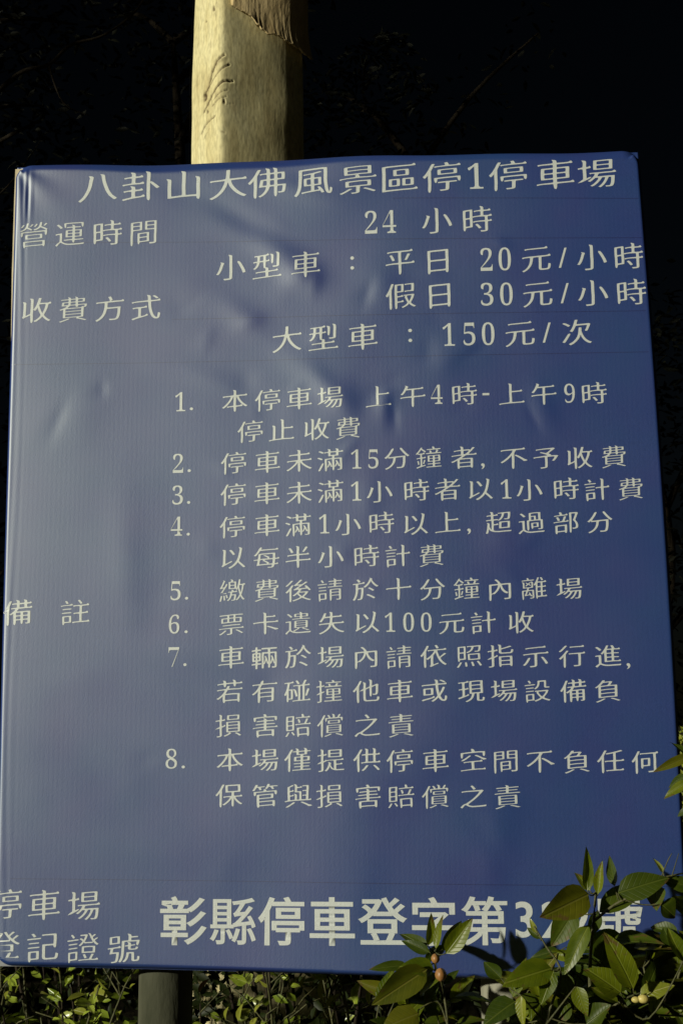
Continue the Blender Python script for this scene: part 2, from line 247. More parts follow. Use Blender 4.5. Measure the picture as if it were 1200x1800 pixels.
# ---------------------------------------------------------------- measured tables, metres
TEXT_ROWS = [
    ('title line naming the car park', 'kai', [('八', -0.446, 2.6361, 0.0815, 0.0657), ('卦', -0.3613, 2.6351, 0.0812, 0.0655), ('山', -0.278, 2.6342, 0.0809, 0.0654), ('大', -0.1917, 2.6333, 0.0806, 0.0652), ('佛', -0.1146, 2.6324, 0.0803, 0.0651), ('風', -0.0268, 2.6314, 0.0799, 0.065), ('景', 0.0595, 2.6305, 0.0796, 0.0649), ('區', 0.1379, 2.6296, 0.0793, 0.0647), ('停', 0.2193, 2.6287, 0.079, 0.0646), ('1', 0.283, 2.628, 0.0787, 0.0645), ('停', 0.3444, 2.6273, 0.0784, 0.0644), ('車', 0.4325, 2.6263, 0.0781, 0.0642), ('場', 0.5105, 2.6255, 0.0778, 0.0641)]),
    ('heading at the left for the opening hours', 'kai', [('營', -0.5682, 2.541, 0.0626, 0.0557), ('運', -0.498, 2.5409, 0.0624, 0.0555), ('時', -0.4258, 2.5408, 0.0621, 0.0555), ('間', -0.355, 2.5408, 0.0619, 0.0554)]),
    ('line giving 24 hours', 'kai', [('2', 0.0836, 2.5426, 0.0617, 0.0571), ('4', 0.1182, 2.5422, 0.0616, 0.0571), ('小', 0.2077, 2.5412, 0.0613, 0.0569), ('時', 0.283, 2.5403, 0.0611, 0.0568)]),
    ('heading at the left for the charges', 'kai', [('收', -0.5585, 2.3883, 0.0618, 0.0544), ('費', -0.4874, 2.3886, 0.0617, 0.0544), ('方', -0.4166, 2.389, 0.0614, 0.0543), ('式', -0.3477, 2.3893, 0.0612, 0.0542)]),
    ('weekday price line for small cars', 'kai', [('小', -0.1853, 2.4645, 0.0611, 0.0568), ('型', -0.1155, 2.464, 0.0608, 0.0568), ('車', -0.0415, 2.4635, 0.0606, 0.0567), (':', 0.0471, 2.4628, 0.0604, 0.0566), ('平', 0.137, 2.4622, 0.0601, 0.0565), ('日', 0.2083, 2.4617, 0.0599, 0.0563), ('2', 0.2991, 2.461, 0.0597, 0.0562), ('0', 0.3331, 2.4608, 0.0596, 0.0562), ('元', 0.3916, 2.4603, 0.0593, 0.0561), ('/', 0.4408, 2.46, 0.0592, 0.056), ('小', 0.4942, 2.4596, 0.059, 0.0559), ('時', 0.5617, 2.4591, 0.0589, 0.0559)]),
    ('holiday price line for small cars', 'kai', [('假', 0.1376, 2.3952, 0.0609, 0.0559), ('日', 0.2101, 2.3941, 0.0606, 0.0557), ('3', 0.2983, 2.3928, 0.0604, 0.0557), ('0', 0.3343, 2.3923, 0.0603, 0.0556), ('元', 0.3919, 2.3914, 0.0601, 0.0556), ('/', 0.442, 2.3907, 0.0599, 0.0555), ('小', 0.4935, 2.39, 0.0598, 0.0554), ('時', 0.5637, 2.3889, 0.0596, 0.0553)]),
    ('price line for large vehicles', 'kai', [('大', -0.0773, 2.3184, 0.0612, 0.0555), ('型', -0.0087, 2.318, 0.061, 0.0554), ('車', 0.0654, 2.3175, 0.0607, 0.0553), (':', 0.154, 2.317, 0.0605, 0.0552), ('1', 0.2255, 2.3165, 0.0603, 0.0551), ('5', 0.2635, 2.3163, 0.0602, 0.0551), ('0', 0.2984, 2.3161, 0.0601, 0.055), ('元', 0.3568, 2.3157, 0.0599, 0.0549), ('/', 0.4062, 2.3154, 0.0597, 0.0549), ('次', 0.4612, 2.3151, 0.0596, 0.0548)]),
    ('first numbered rule', 'kai', [('1', -0.2784, 2.2024, 0.0527, 0.0461), ('.', -0.2573, 2.1881, 0.0526, 0.046), ('本', -0.1754, 2.2016, 0.0524, 0.046), ('停', -0.1135, 2.2013, 0.0522, 0.0459), ('車', -0.0543, 2.2022, 0.0522, 0.0458), ('場', 0.0035, 2.2019, 0.052, 0.0458), ('上', 0.0931, 2.201, 0.0517, 0.0457), ('午', 0.1567, 2.2006, 0.0516, 0.0456), ('4', 0.2009, 2.2023, 0.0514, 0.0456), ('時', 0.251, 2.2011, 0.0513, 0.0455), ('-', 0.2911, 2.2006, 0.0513, 0.0455), ('上', 0.3379, 2.1998, 0.0511, 0.0454), ('午', 0.3968, 2.1988, 0.051, 0.0454), ('9', 0.4438, 2.1988, 0.0508, 0.0453), ('時', 0.4877, 2.1975, 0.0507, 0.0452)]),
    ('second half of the first rule', 'kai', [('停', -0.1459, 2.1421, 0.0521, 0.0455), ('止', -0.0873, 2.1423, 0.0519, 0.0456), ('收', -0.0222, 2.1424, 0.0518, 0.0454), ('費', 0.0364, 2.1426, 0.0517, 0.0454)]),
    ('second numbered rule', 'kai', [('2', -0.2809, 2.0842, 0.0523, 0.0454), ('.', -0.2598, 2.0698, 0.0522, 0.0452), ('停', -0.1767, 2.0826, 0.0519, 0.0452), ('車', -0.1138, 2.0831, 0.0519, 0.0452), ('未', -0.0545, 2.0835, 0.0516, 0.0451), ('滿', 0.0032, 2.0832, 0.0516, 0.0451), ('1', 0.0511, 2.0837, 0.0514, 0.045), ('5', 0.0826, 2.083, 0.0513, 0.0449), ('分', 0.1257, 2.0838, 0.0512, 0.0449), ('鐘', 0.184, 2.0837, 0.0511, 0.0449), ('者', 0.2481, 2.0825, 0.0509, 0.0448), (',', 0.2823, 2.0652, 0.0507, 0.0446), ('不', 0.3371, 2.0796, 0.0507, 0.0446), ('予', 0.3968, 2.0789, 0.0505, 0.0446), ('收', 0.4571, 2.0777, 0.0504, 0.0445), ('費', 0.5188, 2.0785, 0.0502, 0.0444)]),
    ('third numbered rule', 'kai', [('3', -0.2808, 2.0241, 0.052, 0.045), ('.', -0.2601, 2.0098, 0.0519, 0.0449), ('停', -0.1769, 2.0234, 0.0517, 0.0448), ('車', -0.1143, 2.0239, 0.0516, 0.0448), ('未', -0.0546, 2.0236, 0.0514, 0.0447), ('滿', 0.0032, 2.0243, 0.0513, 0.0446), ('1', 0.0506, 2.0237, 0.0511, 0.0446), ('小', 0.0929, 2.0216, 0.051, 0.0445), ('時', 0.1599, 2.0225, 0.0509, 0.0445), ('者', 0.2169, 2.0236, 0.0508, 0.0444), ('以', 0.2755, 2.0225, 0.0506, 0.0443), ('1', 0.3228, 2.0222, 0.0505, 0.0443), ('小', 0.3646, 2.0198, 0.0503, 0.0442), ('時', 0.4303, 2.0202, 0.0502, 0.0441), ('計', 0.4855, 2.0184, 0.05, 0.0441), ('費', 0.5466, 2.0186, 0.0499, 0.044)]),
    ('fourth numbered rule', 'kai', [('4', -0.2817, 1.9655, 0.0518, 0.0445), ('.', -0.26, 1.9503, 0.0517, 0.0445), ('停', -0.178, 1.9627, 0.0515, 0.0444), ('車', -0.1141, 1.9642, 0.0513, 0.0443), ('滿', -0.0567, 1.9631, 0.0512, 0.0443), ('1', -0.0086, 1.9642, 0.0511, 0.0442), ('小', 0.0347, 1.9624, 0.051, 0.0442), ('時', 0.0953, 1.9635, 0.0508, 0.0441), ('以', 0.1568, 1.9605, 0.0507, 0.044), ('上', 0.2157, 1.9625, 0.0506, 0.044), (',', 0.2541, 1.9452, 0.0504, 0.0438), ('超', 0.3076, 1.9613, 0.0503, 0.0439), ('過', 0.3665, 1.9596, 0.0502, 0.0439), ('部', 0.4285, 1.9593, 0.05, 0.0437), ('分', 0.489, 1.9594, 0.0498, 0.0437)]),
    ('second half of the fourth rule', 'kai', [('以', -0.1775, 1.9048, 0.0513, 0.0441), ('每', -0.1151, 1.9044, 0.0511, 0.044), ('半', -0.0568, 1.904, 0.051, 0.0439), ('小', 0.0028, 1.9036, 0.0509, 0.0439), ('時', 0.0673, 1.9032, 0.0507, 0.0438), ('計', 0.1238, 1.9029, 0.0505, 0.0438), ('費', 0.1856, 1.9025, 0.0504, 0.0436)]),
    ('fifth numbered rule', 'kai', [('5', -0.2819, 1.8459, 0.0513, 0.0438), ('.', -0.2616, 1.8319, 0.0513, 0.0436), ('繳', -0.1776, 1.8453, 0.0511, 0.0437), ('費', -0.1142, 1.8444, 0.0509, 0.0436), ('後', -0.0565, 1.843, 0.0507, 0.0435), ('請', 0.0014, 1.8429, 0.0506, 0.0434), ('於', 0.0658, 1.843, 0.0505, 0.0434), ('十', 0.125, 1.8426, 0.0503, 0.0433), ('分', 0.1861, 1.8418, 0.0502, 0.0433), ('鐘', 0.2472, 1.8416, 0.05, 0.0432), ('內', 0.3065, 1.8398, 0.0498, 0.0432), ('離', 0.3669, 1.841, 0.0497, 0.0431), ('場', 0.4296, 1.8391, 0.0495, 0.0429)]),
    ('sixth numbered rule', 'kai', [('6', -0.2838, 1.785, 0.0511, 0.0434), ('.', -0.2617, 1.7708, 0.0511, 0.0433), ('票', -0.1787, 1.7837, 0.0509, 0.0433), ('卡', -0.116, 1.7839, 0.0507, 0.0432), ('遺', -0.057, 1.7838, 0.0505, 0.0431), ('失', 0.0035, 1.7835, 0.0504, 0.0431), ('以', 0.0665, 1.7833, 0.0503, 0.043), ('1', 0.1091, 1.7828, 0.0501, 0.043), ('0', 0.1423, 1.7824, 0.0501, 0.0429), ('0', 0.1738, 1.7821, 0.05, 0.0429), ('元', 0.2189, 1.7805, 0.0498, 0.0428), ('計', 0.2748, 1.7804, 0.0497, 0.0428), ('收', 0.3419, 1.78, 0.0495, 0.0427)]),
    ('seventh numbered rule', 'kai', [('7', -0.2835, 1.7254, 0.0519, 0.044), ('.', -0.263, 1.7113, 0.0518, 0.0439), ('車', -0.1789, 1.7237, 0.0516, 0.0439), ('輛', -0.1181, 1.7226, 0.0515, 0.0438), ('於', -0.057, 1.7235, 0.0513, 0.0438), ('場', 0.0017, 1.7218, 0.0512, 0.0437), ('內', 0.0651, 1.7216, 0.051, 0.0436), ('請', 0.1242, 1.7206, 0.0509, 0.0436), ('依', 0.1855, 1.7219, 0.0507, 0.0435), ('照', 0.2487, 1.7213, 0.0505, 0.0434), ('指', 0.3045, 1.721, 0.0504, 0.0434), ('示', 0.3662, 1.7195, 0.0502, 0.0433), ('行', 0.4302, 1.7194, 0.0501, 0.0432), ('進', 0.4929, 1.7187, 0.0499, 0.0431), (',', 0.5283, 1.7003, 0.0497, 0.043)]),
    ('second line of the seventh rule', 'kai', [('若', -0.1811, 1.6628, 0.0514, 0.0436), ('有', -0.1175, 1.6623, 0.0513, 0.0434), ('碰', -0.0585, 1.6619, 0.0511, 0.0434), ('撞', -0.001, 1.6614, 0.051, 0.0433), ('他', 0.0652, 1.6609, 0.0508, 0.0433), ('車', 0.1246, 1.6605, 0.0506, 0.0432), ('或', 0.1853, 1.66, 0.0505, 0.0431), ('現', 0.251, 1.6596, 0.0503, 0.043), ('場', 0.3085, 1.6591, 0.0501, 0.0429), ('設', 0.3671, 1.6587, 0.05, 0.0429), ('備', 0.4304, 1.6582, 0.0498, 0.0429), ('負', 0.4902, 1.6578, 0.0497, 0.0428)]),
    ('third line of the seventh rule', 'kai', [('損', -0.183, 1.6023, 0.0512, 0.0441), ('害', -0.1166, 1.6019, 0.0511, 0.044), ('賠', -0.0579, 1.6014, 0.0509, 0.0439), ('償', 0.0005, 1.601, 0.0507, 0.0439), ('之', 0.0658, 1.6005, 0.0506, 0.0439), ('責', 0.126, 1.6001, 0.0504, 0.0438)]),
    ('eighth numbered rule', 'kai', [('8', -0.2858, 1.5441, 0.0522, 0.0438), ('.', -0.2641, 1.5295, 0.0521, 0.0437), ('本', -0.1802, 1.5418, 0.052, 0.0437), ('場', -0.1169, 1.5411, 0.0518, 0.0436), ('僅', -0.058, 1.5411, 0.0517, 0.0435), ('提', 0.0009, 1.5404, 0.0515, 0.0435), ('供', 0.0647, 1.5404, 0.0513, 0.0435), ('停', 0.1229, 1.5387, 0.0512, 0.0434), ('車', 0.1853, 1.5386, 0.0511, 0.0433), ('空', 0.251, 1.5393, 0.0508, 0.0433), ('間', 0.3082, 1.5371, 0.0507, 0.0431), ('不', 0.3673, 1.5363, 0.0505, 0.0431), ('負', 0.4318, 1.5359, 0.0504, 0.043), ('任', 0.4903, 1.536, 0.0502, 0.043), ('何', 0.5492, 1.5346, 0.0501, 0.0429)]),
    ('second half of the eighth rule', 'kai', [('保', -0.1815, 1.4801, 0.0517, 0.0443), ('管', -0.1167, 1.4795, 0.0516, 0.0442), ('與', -0.0579, 1.479, 0.0515, 0.0441), ('損', -0.0021, 1.4785, 0.0513, 0.0441), ('害', 0.0659, 1.4778, 0.0511, 0.044), ('賠', 0.1238, 1.4773, 0.051, 0.0439), ('償', 0.1843, 1.4767, 0.0508, 0.0439), ('之', 0.2499, 1.4761, 0.0506, 0.0438), ('責', 0.3096, 1.4756, 0.0505, 0.0437)]),
    ('heading at the left for the remarks', 'kai', [('備', -0.5731, 1.8098, 0.0594, 0.0501), ('註', -0.4673, 1.8095, 0.059, 0.05)]),
    ('heading at the lower left for the car park', 'kai', [('停', -0.578, 1.2927, 0.0623, 0.0561), ('車', -0.5097, 1.2913, 0.0621, 0.0559), ('場', -0.4387, 1.2899, 0.0618, 0.0558)]),
    ('heading at the lower left for the registration', 'kai', [('登', -0.5793, 1.2221, 0.0619, 0.0535), ('記', -0.5101, 1.2205, 0.0617, 0.0534), ('證', -0.4389, 1.2189, 0.0614, 0.0533), ('號', -0.3662, 1.2173, 0.0612, 0.0532)]),
    ('bold registration number', 'bold', [('彰', -0.2618, 1.2641, 0.0851, 0.0868), ('縣', -0.1738, 1.2642, 0.0848, 0.0866), ('停', -0.0872, 1.2643, 0.0844, 0.0864), ('車', 0.001, 1.2649, 0.084, 0.0863), ('登', 0.0888, 1.265, 0.0837, 0.0861), ('字', 0.1772, 1.2651, 0.0833, 0.0859), ('第', 0.2652, 1.2666, 0.0829, 0.0857), ('3', 0.3325, 1.2689, 0.0827, 0.0856), ('2', 0.3801, 1.2686, 0.0825, 0.0855), ('2', 0.4266, 1.2682, 0.0823, 0.0854), ('號', 0.4941, 1.2669, 0.082, 0.0852)]),
]
PRINTED_LINES = [((0.1254, 2.5894), (0.5859, 2.5733)), ((-0.5888, 2.5266), (0.5928, 2.4951)), ((-0.2981, 2.3644), (0.5892, 2.3529)), ((-0.6019, 2.2813), (0.5906, 2.2741)), ((-0.5715, 1.3363), (0.6, 1.3233))]
SHRUBS = {
  'A': {
   'leaves': [((0.1659, -0.1, 1.2426), (0.1762, -0.1, 1.2931), 0.0169, 'g', 20.0),
    ((0.1787, -0.11, 1.239), (0.1865, -0.1, 1.2922), 0.0148, 'g', -30.0),
    ((0.1658, -0.09, 1.2356), (0.1181, -0.07, 1.2603), 0.022, 'd', 10.0),
    ((0.1684, -0.11, 1.2336), (0.1211, -0.1, 1.2515), 0.0178, 'd', -10.0),
    ((0.1943, -0.11, 1.2319), (0.2388, -0.12, 1.2888), 0.0297, 'g', 15.0),
    ((0.1881, -0.1, 1.2355), (0.2234, -0.08, 1.2793), 0.0238, 'd', 30.0),
    ((0.1317, -0.1, 1.2112), (0.0707, -0.12, 1.212), 0.0179, 'd', 0.0),
    ((0.1743, -0.11, 1.2069), (0.1172, -0.13, 1.2175), 0.0337, 'g', 0.0),
    ((0.1632, -0.12, 1.2087), (0.0752, -0.16, 1.1622), 0.0454, 'o', 0.0),
    ((0.1835, -0.11, 1.1999), (0.1487, -0.14, 1.1766), 0.0258, 'g', 20.0),
    ((0.1589, -0.09, 1.2158), (0.1985, -0.06, 1.2361), 0.02, 'd', 10.0),
    ((0.1481, -0.14, 1.1445), (0.0877, -0.17, 1.1302), 0.0433, 'o', 0.0),
    ((0.1926, -0.1, 1.1821), (0.2157, -0.09, 1.2034), 0.014, 'd', 0.0),
    ((0.1813, -0.12, 1.1947), (0.1604, -0.12, 1.1577), 0.0178, 'd', 0.0)],
   'stems': [([(0.197, -0.13, 0.9985), (0.1945, -0.12, 1.1247), (0.1885, -0.11, 1.1752), (0.1773, -0.1, 1.2087), (0.1751, -0.1, 1.2373)], 0.0028), ([(0.1885, -0.11, 1.1752), (0.1587, -0.11, 1.2104)], 0.0018), ([(0.1945, -0.12, 1.1247), (0.1788, -0.12, 1.1596), (0.1482, -0.13, 1.1484)], 0.002)]},
  'B': {
   'leaves': [((0.4243, -0.13, 1.333), (0.4303, -0.12, 1.4038), 0.0196, 'g', 20.0),
    ((0.44, -0.14, 1.329), (0.4487, -0.14, 1.3823), 0.0166, 'g', -20.0),
    ((0.4709, -0.12, 1.3389), (0.4646, -0.09, 1.3881), 0.0178, 'd', 0.0),
    ((0.4242, -0.15, 1.3303), (0.343, -0.2, 1.3023), 0.0506, 'o', 0.0),
    ((0.4051, -0.12, 1.3014), (0.3635, -0.13, 1.2463), 0.0414, 'd', 10.0),
    ((0.4223, -0.15, 1.2828), (0.3759, -0.17, 1.2134), 0.0293, 'g', 15.0),
    ((0.4302, -0.12, 1.3318), (0.4099, -0.1, 1.3619), 0.0178, 'g', 0.0),
    ((0.4421, -0.13, 1.2993), (0.5352, -0.12, 1.3443), 0.0413, 'd', 0.0),
    ((0.4704, -0.15, 1.332), (0.551, -0.16, 1.3596), 0.0429, 'd', 5.0),
    ((0.536, -0.14, 1.344), (0.5259, -0.15, 1.3057), 0.0335, 'd', 0.0),
    ((0.4864, -0.16, 1.1879), (0.4495, -0.17, 1.2738), 0.0413, 'g', 10.0),
    ((0.4439, -0.12, 1.2219), (0.4527, -0.11, 1.2644), 0.0338, 'd', 0.0),
    ((0.4682, -0.15, 1.1799), (0.4148, -0.16, 1.2203), 0.0434, 'g', 0.0),
    ((0.5006, -0.13, 1.17), (0.5527, -0.14, 1.1929), 0.0289, 'y', 0.0),
    ((0.4631, -0.15, 1.1653), (0.4189, -0.16, 1.1894), 0.0197, 'g', 0.0),
    ((0.5665, -0.16, 1.2293), (0.5425, -0.16, 1.281), 0.0236, 'g', 15.0),
    ((0.5479, -0.13, 1.3615), (0.5336, -0.13, 1.3856), 0.0089, 'y', 0.0),
    ((0.5372, -0.15, 1.3145), (0.5613, -0.15, 1.2952), 0.0393, 'd', 0.0),
    ((0.5921, -0.13, 1.3383), (0.5455, -0.14, 1.3528), 0.0258, 'd', 0.0),
    ((0.5832, -0.12, 1.3015), (0.5559, -0.14, 1.3263), 0.03, 'd', 0.0),
    ((0.4431, -0.11, 1.3), (0.4288, -0.1, 1.2539), 0.0219, 'd', 0.0)],
   'stems': [([(0.4186, -0.13, 0.992), (0.4224, -0.13, 1.1282), (0.4241, -0.13, 1.2149), (0.4324, -0.13, 1.2851), (0.44, -0.13, 1.3384)], 0.004), ([(0.4324, -0.13, 1.2851), (0.4666, -0.14, 1.3131), (0.502, -0.15, 1.332), (0.541, -0.14, 1.3528), (0.5797, -0.13, 1.3606)], 0.0025), ([(0.4224, -0.13, 1.1282), (0.4691, -0.14, 1.165), (0.501, -0.14, 1.178)], 0.0025), ([(0.4691, -0.14, 1.165), (0.5126, -0.14, 1.1394), (0.5665, -0.16, 1.2293)], 0.002), ([(0.541, -0.14, 1.3528), (0.5532, -0.14, 1.3795), (0.5611, -0.14, 1.3928)], 0.0012), ([(0.5593, -0.14, 1.3573), (0.57, -0.15, 1.3938)], 0.001)]},
  'C': {
   'leaves': [((0.3613, -0.14, 1.2148), (0.282, -0.18, 1.1996), 0.0432, 'g', 0.0),
    ((0.3638, -0.15, 1.2131), (0.3404, -0.17, 1.1663), 0.0254, 'g', 10.0),
    ((0.3097, -0.17, 1.179), (0.3092, -0.18, 1.132), 0.0184, 'y', 0.0),
    ((0.3976, -0.16, 1.191), (0.4106, -0.17, 1.1472), 0.0254, 'g', 5.0),
    ((0.3027, -0.14, 1.1642), (0.2461, -0.17, 1.1361), 0.0413, 'd', 0.0),
    ((0.3774, -0.13, 1.2042), (0.394, -0.13, 1.1643), 0.0296, 'd', 0.0),
    ((0.3414, -0.14, 1.1601), (0.3022, -0.15, 1.1732), 0.0237, 'd', 0.0),
    ((0.3895, -0.13, 1.1626), (0.3511, -0.14, 1.13), 0.0337, 'd', 0.0),
    ((0.283, -0.11, 1.1931), (0.2565, -0.1, 1.2178), 0.0239, 'd', 0.0),
    ((0.4114, -0.16, 1.1348), (0.451, -0.17, 1.1643), 0.0354, 'd', 0.0),
    ((0.3414, -0.12, 1.2658), (0.3311, -0.12, 1.2889), 0.0089, 'y', 0.0),
    ((0.3484, -0.12, 1.2569), (0.3269, -0.11, 1.2731), 0.0118, 'd', 0.0),
    ((0.2896, -0.12, 1.1296), (0.3222, -0.12, 1.1558), 0.0239, 'd', 0.0),
    ((0.3938, -0.12, 1.1258), (0.3766, -0.12, 1.15), 0.02, 'g', 0.0)],
   'stems': [([(0.3366, -0.15, 0.997), (0.3502, -0.15, 1.1322), (0.3764, -0.14, 1.2061), (0.3562, -0.13, 1.2454), (0.3381, -0.12, 1.2764)], 0.0026), ([(0.3502, -0.15, 1.1322), (0.3105, -0.16, 1.177)], 0.002), ([(0.3502, -0.15, 1.1322), (0.397, -0.15, 1.1882)], 0.002)]},
  'G': {
   'leaves': [((0.5884, -0.2, 1.5494), (0.5256, -0.22, 1.5283), 0.0162, 'o', -10.0),
    ((0.586, -0.18, 1.5078), (0.5434, -0.18, 1.4831), 0.0174, 'g', 0.0),
    ((0.6029, -0.08, 1.5146), (0.5737, -0.05, 1.4918), 0.0141, 'd', 0.0),
    ((0.5982, -0.12, 1.4632), (0.5765, -0.11, 1.4498), 0.0119, 'd', 0.0),
    ((0.6071, -0.14, 1.5369), (0.5744, -0.12, 1.5735), 0.0197, 'd', 0.0)],
   'stems': [([(0.6327, -0.16, 1.0026), (0.6218, -0.17, 1.3085), (0.6006, -0.16, 1.4479), (0.5955, -0.17, 1.5109), (0.6009, -0.18, 1.5515)], 0.003)]},
  'D': {
   'leaves': [((0.6032, -0.121, 1.1898), (0.6688, -0.052, 1.1653), 0.0314, 'd', -14.8),
    ((0.5146, -0.125, 1.158), (0.4828, -0.086, 1.1705), 0.0358, 'd', -6.8),
    ((0.4591, -0.062, 1.1194), (0.4499, -0.124, 1.1667), 0.0336, 'd', 6.0),
    ((0.4765, -0.093, 1.1576), (0.4665, -0.13, 1.191), 0.0355, 'd', 2.7),
    ((0.5374, -0.084, 1.1696), (0.534, -0.071, 1.1957), 0.0269, 'd', -7.5),
    ((0.5379, -0.059, 1.1576), (0.5033, -0.107, 1.1878), 0.031, 'd', -18.5),
    ((0.533, -0.102, 1.2374), (0.5851, -0.059, 1.225), 0.0335, 'd', -10.1),
    ((0.5435, -0.086, 1.1407), (0.5837, -0.118, 1.1491), 0.0219, 'g', 23.7),
    ((0.5359, -0.085, 1.1746), (0.4885, -0.107, 1.1833), 0.0225, 'g', -27.1),
    ((0.4668, -0.096, 1.1652), (0.4827, -0.067, 1.1862), 0.0339, 'd', 25.6),
    ((0.557, -0.123, 1.2457), (0.5493, -0.097, 1.2731), 0.0256, 'd', 7.1),
    ((0.5311, -0.052, 1.2175), (0.5219, -0.084, 1.2477), 0.0355, 'd', 14.0),
    ((0.553, -0.129, 1.1526), (0.5538, -0.072, 1.1572), 0.0299, 'g', -5.5),
    ((0.6127, -0.072, 1.2337), (0.6622, -0.052, 1.2227), 0.0331, 'g', -27.6),
    ((0.4524, -0.08, 1.1348), (0.4016, -0.1, 1.1407), 0.0291, 'd', 27.0),
    ((0.572, -0.103, 1.2626), (0.5342, -0.07, 1.2663), 0.0248, 'd', 25.5),
    ((0.5768, -0.051, 1.1755), (0.5296, -0.133, 1.2046), 0.0334, 'd', 14.4),
    ((0.5875, -0.109, 1.2519), (0.6395, -0.1, 1.2565), 0.0313, 'd', 20.4),
    ((0.5062, -0.067, 1.1323), (0.5506, -0.132, 1.1399), 0.0366, 'd', 3.4),
    ((0.583, -0.12, 1.1428), (0.6188, -0.11, 1.1674), 0.0227, 'd', -11.3),
    ((0.4665, -0.1, 1.1392), (0.4232, -0.084, 1.1364), 0.0356, 'd', 26.0),
    ((0.567, -0.103, 1.1473), (0.5547, -0.074, 1.1723), 0.0234, 'd', 23.2),
    ((0.5913, -0.109, 1.2411), (0.571, -0.105, 1.2525), 0.034, 'd', -22.6),
    ((0.5341, -0.055, 1.2218), (0.5398, -0.107, 1.2495), 0.029, 'g', -26.6),
    ((0.5439, -0.072, 1.1726), (0.6043, -0.052, 1.1585), 0.0289, 'g', 27.2),
    ((0.6116, -0.062, 1.1878), (0.6305, -0.088, 1.2068), 0.028, 'd', -22.6),
    ((0.4905, -0.065, 1.1318), (0.4584, -0.104, 1.1568), 0.0213, 'd', 8.2),
    ((0.4685, -0.102, 1.1396), (0.428, -0.061, 1.149), 0.0219, 'd', -28.9),
    ((0.5884, -0.137, 1.2154), (0.568, -0.082, 1.2172), 0.0295, 'd', -16.3),
    ((0.5277, -0.064, 1.2293), (0.4712, -0.122, 1.2392), 0.0278, 'd', 10.0),
    ((0.46, -0.088, 1.1366), (0.4854, -0.103, 1.1532), 0.0263, 'g', 21.6),
    ((0.588, -0.094, 1.2016), (0.5553, -0.081, 1.2165), 0.0273, 'g', 18.5),
    ((0.4675, -0.097, 1.134), (0.4968, -0.09, 1.1475), 0.0321, 'd', -20.9),
    ((0.5098, -0.097, 1.2005), (0.4672, -0.055, 1.1976), 0.0255, 'g', -13.6)],
   'stems': [([(0.5214, -0.1, 0.9843), (0.5281, -0.1, 1.1221), (0.5141, -0.1, 1.2097)], 0.003), ([(0.5281, -0.1, 1.1221), (0.568, -0.1, 1.1922), (0.5899, -0.1, 1.2631)], 0.003)]},
}
HEDGE_LEAVES = [
  ((-0.04, 0.35, 1.0594), (-0.0451, 0.33, 1.1127), 0.0315, 'y'),
  ((-0.0341, 0.33, 1.0572), (-0.0047, 0.31, 1.0848), 0.0156, 'y'),
  ((-0.2352, 0.35, 1.0263), (-0.229, 0.33, 1.0542), 0.0159, 'y'),
  ((-0.2101, 0.35, 1.0243), (-0.1997, 0.33, 1.0618), 0.0159, 'y'),
  ((-0.1772, 0.35, 1.0395), (-0.1612, 0.33, 1.063), 0.0122, 'y'),
  ((-0.2776, 0.3, 1.0878), (-0.2589, 0.28, 1.1214), 0.0168, 'b'),
  ((0.0522, 0.3, 1.0639), (0.0578, 0.28, 1.1078), 0.0237, 'y'),
  ((0.0244, 0.28, 1.0711), (0.0324, 0.26, 1.1199), 0.0353, 'g'),
  ((-0.1129, 0.4, 1.0762), (-0.0971, 0.38, 1.1009), 0.0111, 'y'),
  ((-0.0897, 0.4, 1.0774), (-0.0787, 0.38, 1.1054), 0.0111, 'y'),
  ((-0.5294, 0.35, 1.0573), (-0.5227, 0.33, 1.0884), 0.015, 'g'),
  ((-0.5179, 0.35, 1.0573), (-0.5041, 0.33, 1.0798), 0.0137, 'g'),
  ((-0.5317, 0.35, 1.0551), (-0.5292, 0.33, 1.0743), 0.01, 'g'),
  ((-0.5, 0.35, 1.0357), (-0.5013, 0.33, 1.0615), 0.0125, 'g'),
  ((-0.4525, 0.35, 1.0252), (-0.4415, 0.33, 1.0468), 0.0137, 'y'),
  ((-0.4852, 0.35, 1.0423), (-0.4876, 0.33, 1.0637), 0.0112, 'g'),
  ((-0.5732, 0.35, 1.0505), (-0.5705, 0.33, 1.0742), 0.0113, 'g'),
  ((-0.667, 0.35, 1.0784), (-0.6642, 0.33, 1.1117), 0.0177, 'g'),
  ((-0.6599, 0.35, 1.0752), (-0.6497, 0.33, 1.0955), 0.0114, 'y'),
  ((-0.6805, 0.35, 1.0642), (-0.67, 0.33, 1.0824), 0.0127, 'y'),
  ((-0.4975, 0.35, 1.0726), (-0.4884, 0.33, 1.0961), 0.0124, 'y'),
  ((-0.1786, 0.3, 1.0239), (-0.1629, 0.28, 1.0462), 0.0144, 'y'),
  ((-0.4675, 0.33, 1.0854), (-0.486, 0.31, 1.1086), 0.0148, 'y'),
  ((-0.4241, 0.33, 1.0877), (-0.4108, 0.31, 1.1024), 0.0098, 'y')]
CORNERS = [(-0.6069, 0.0, 2.6827), (0.5904, 0.0, 2.6692), (0.607, 0.0, 1.1669), (-0.5952, 0.0, 1.1872)]
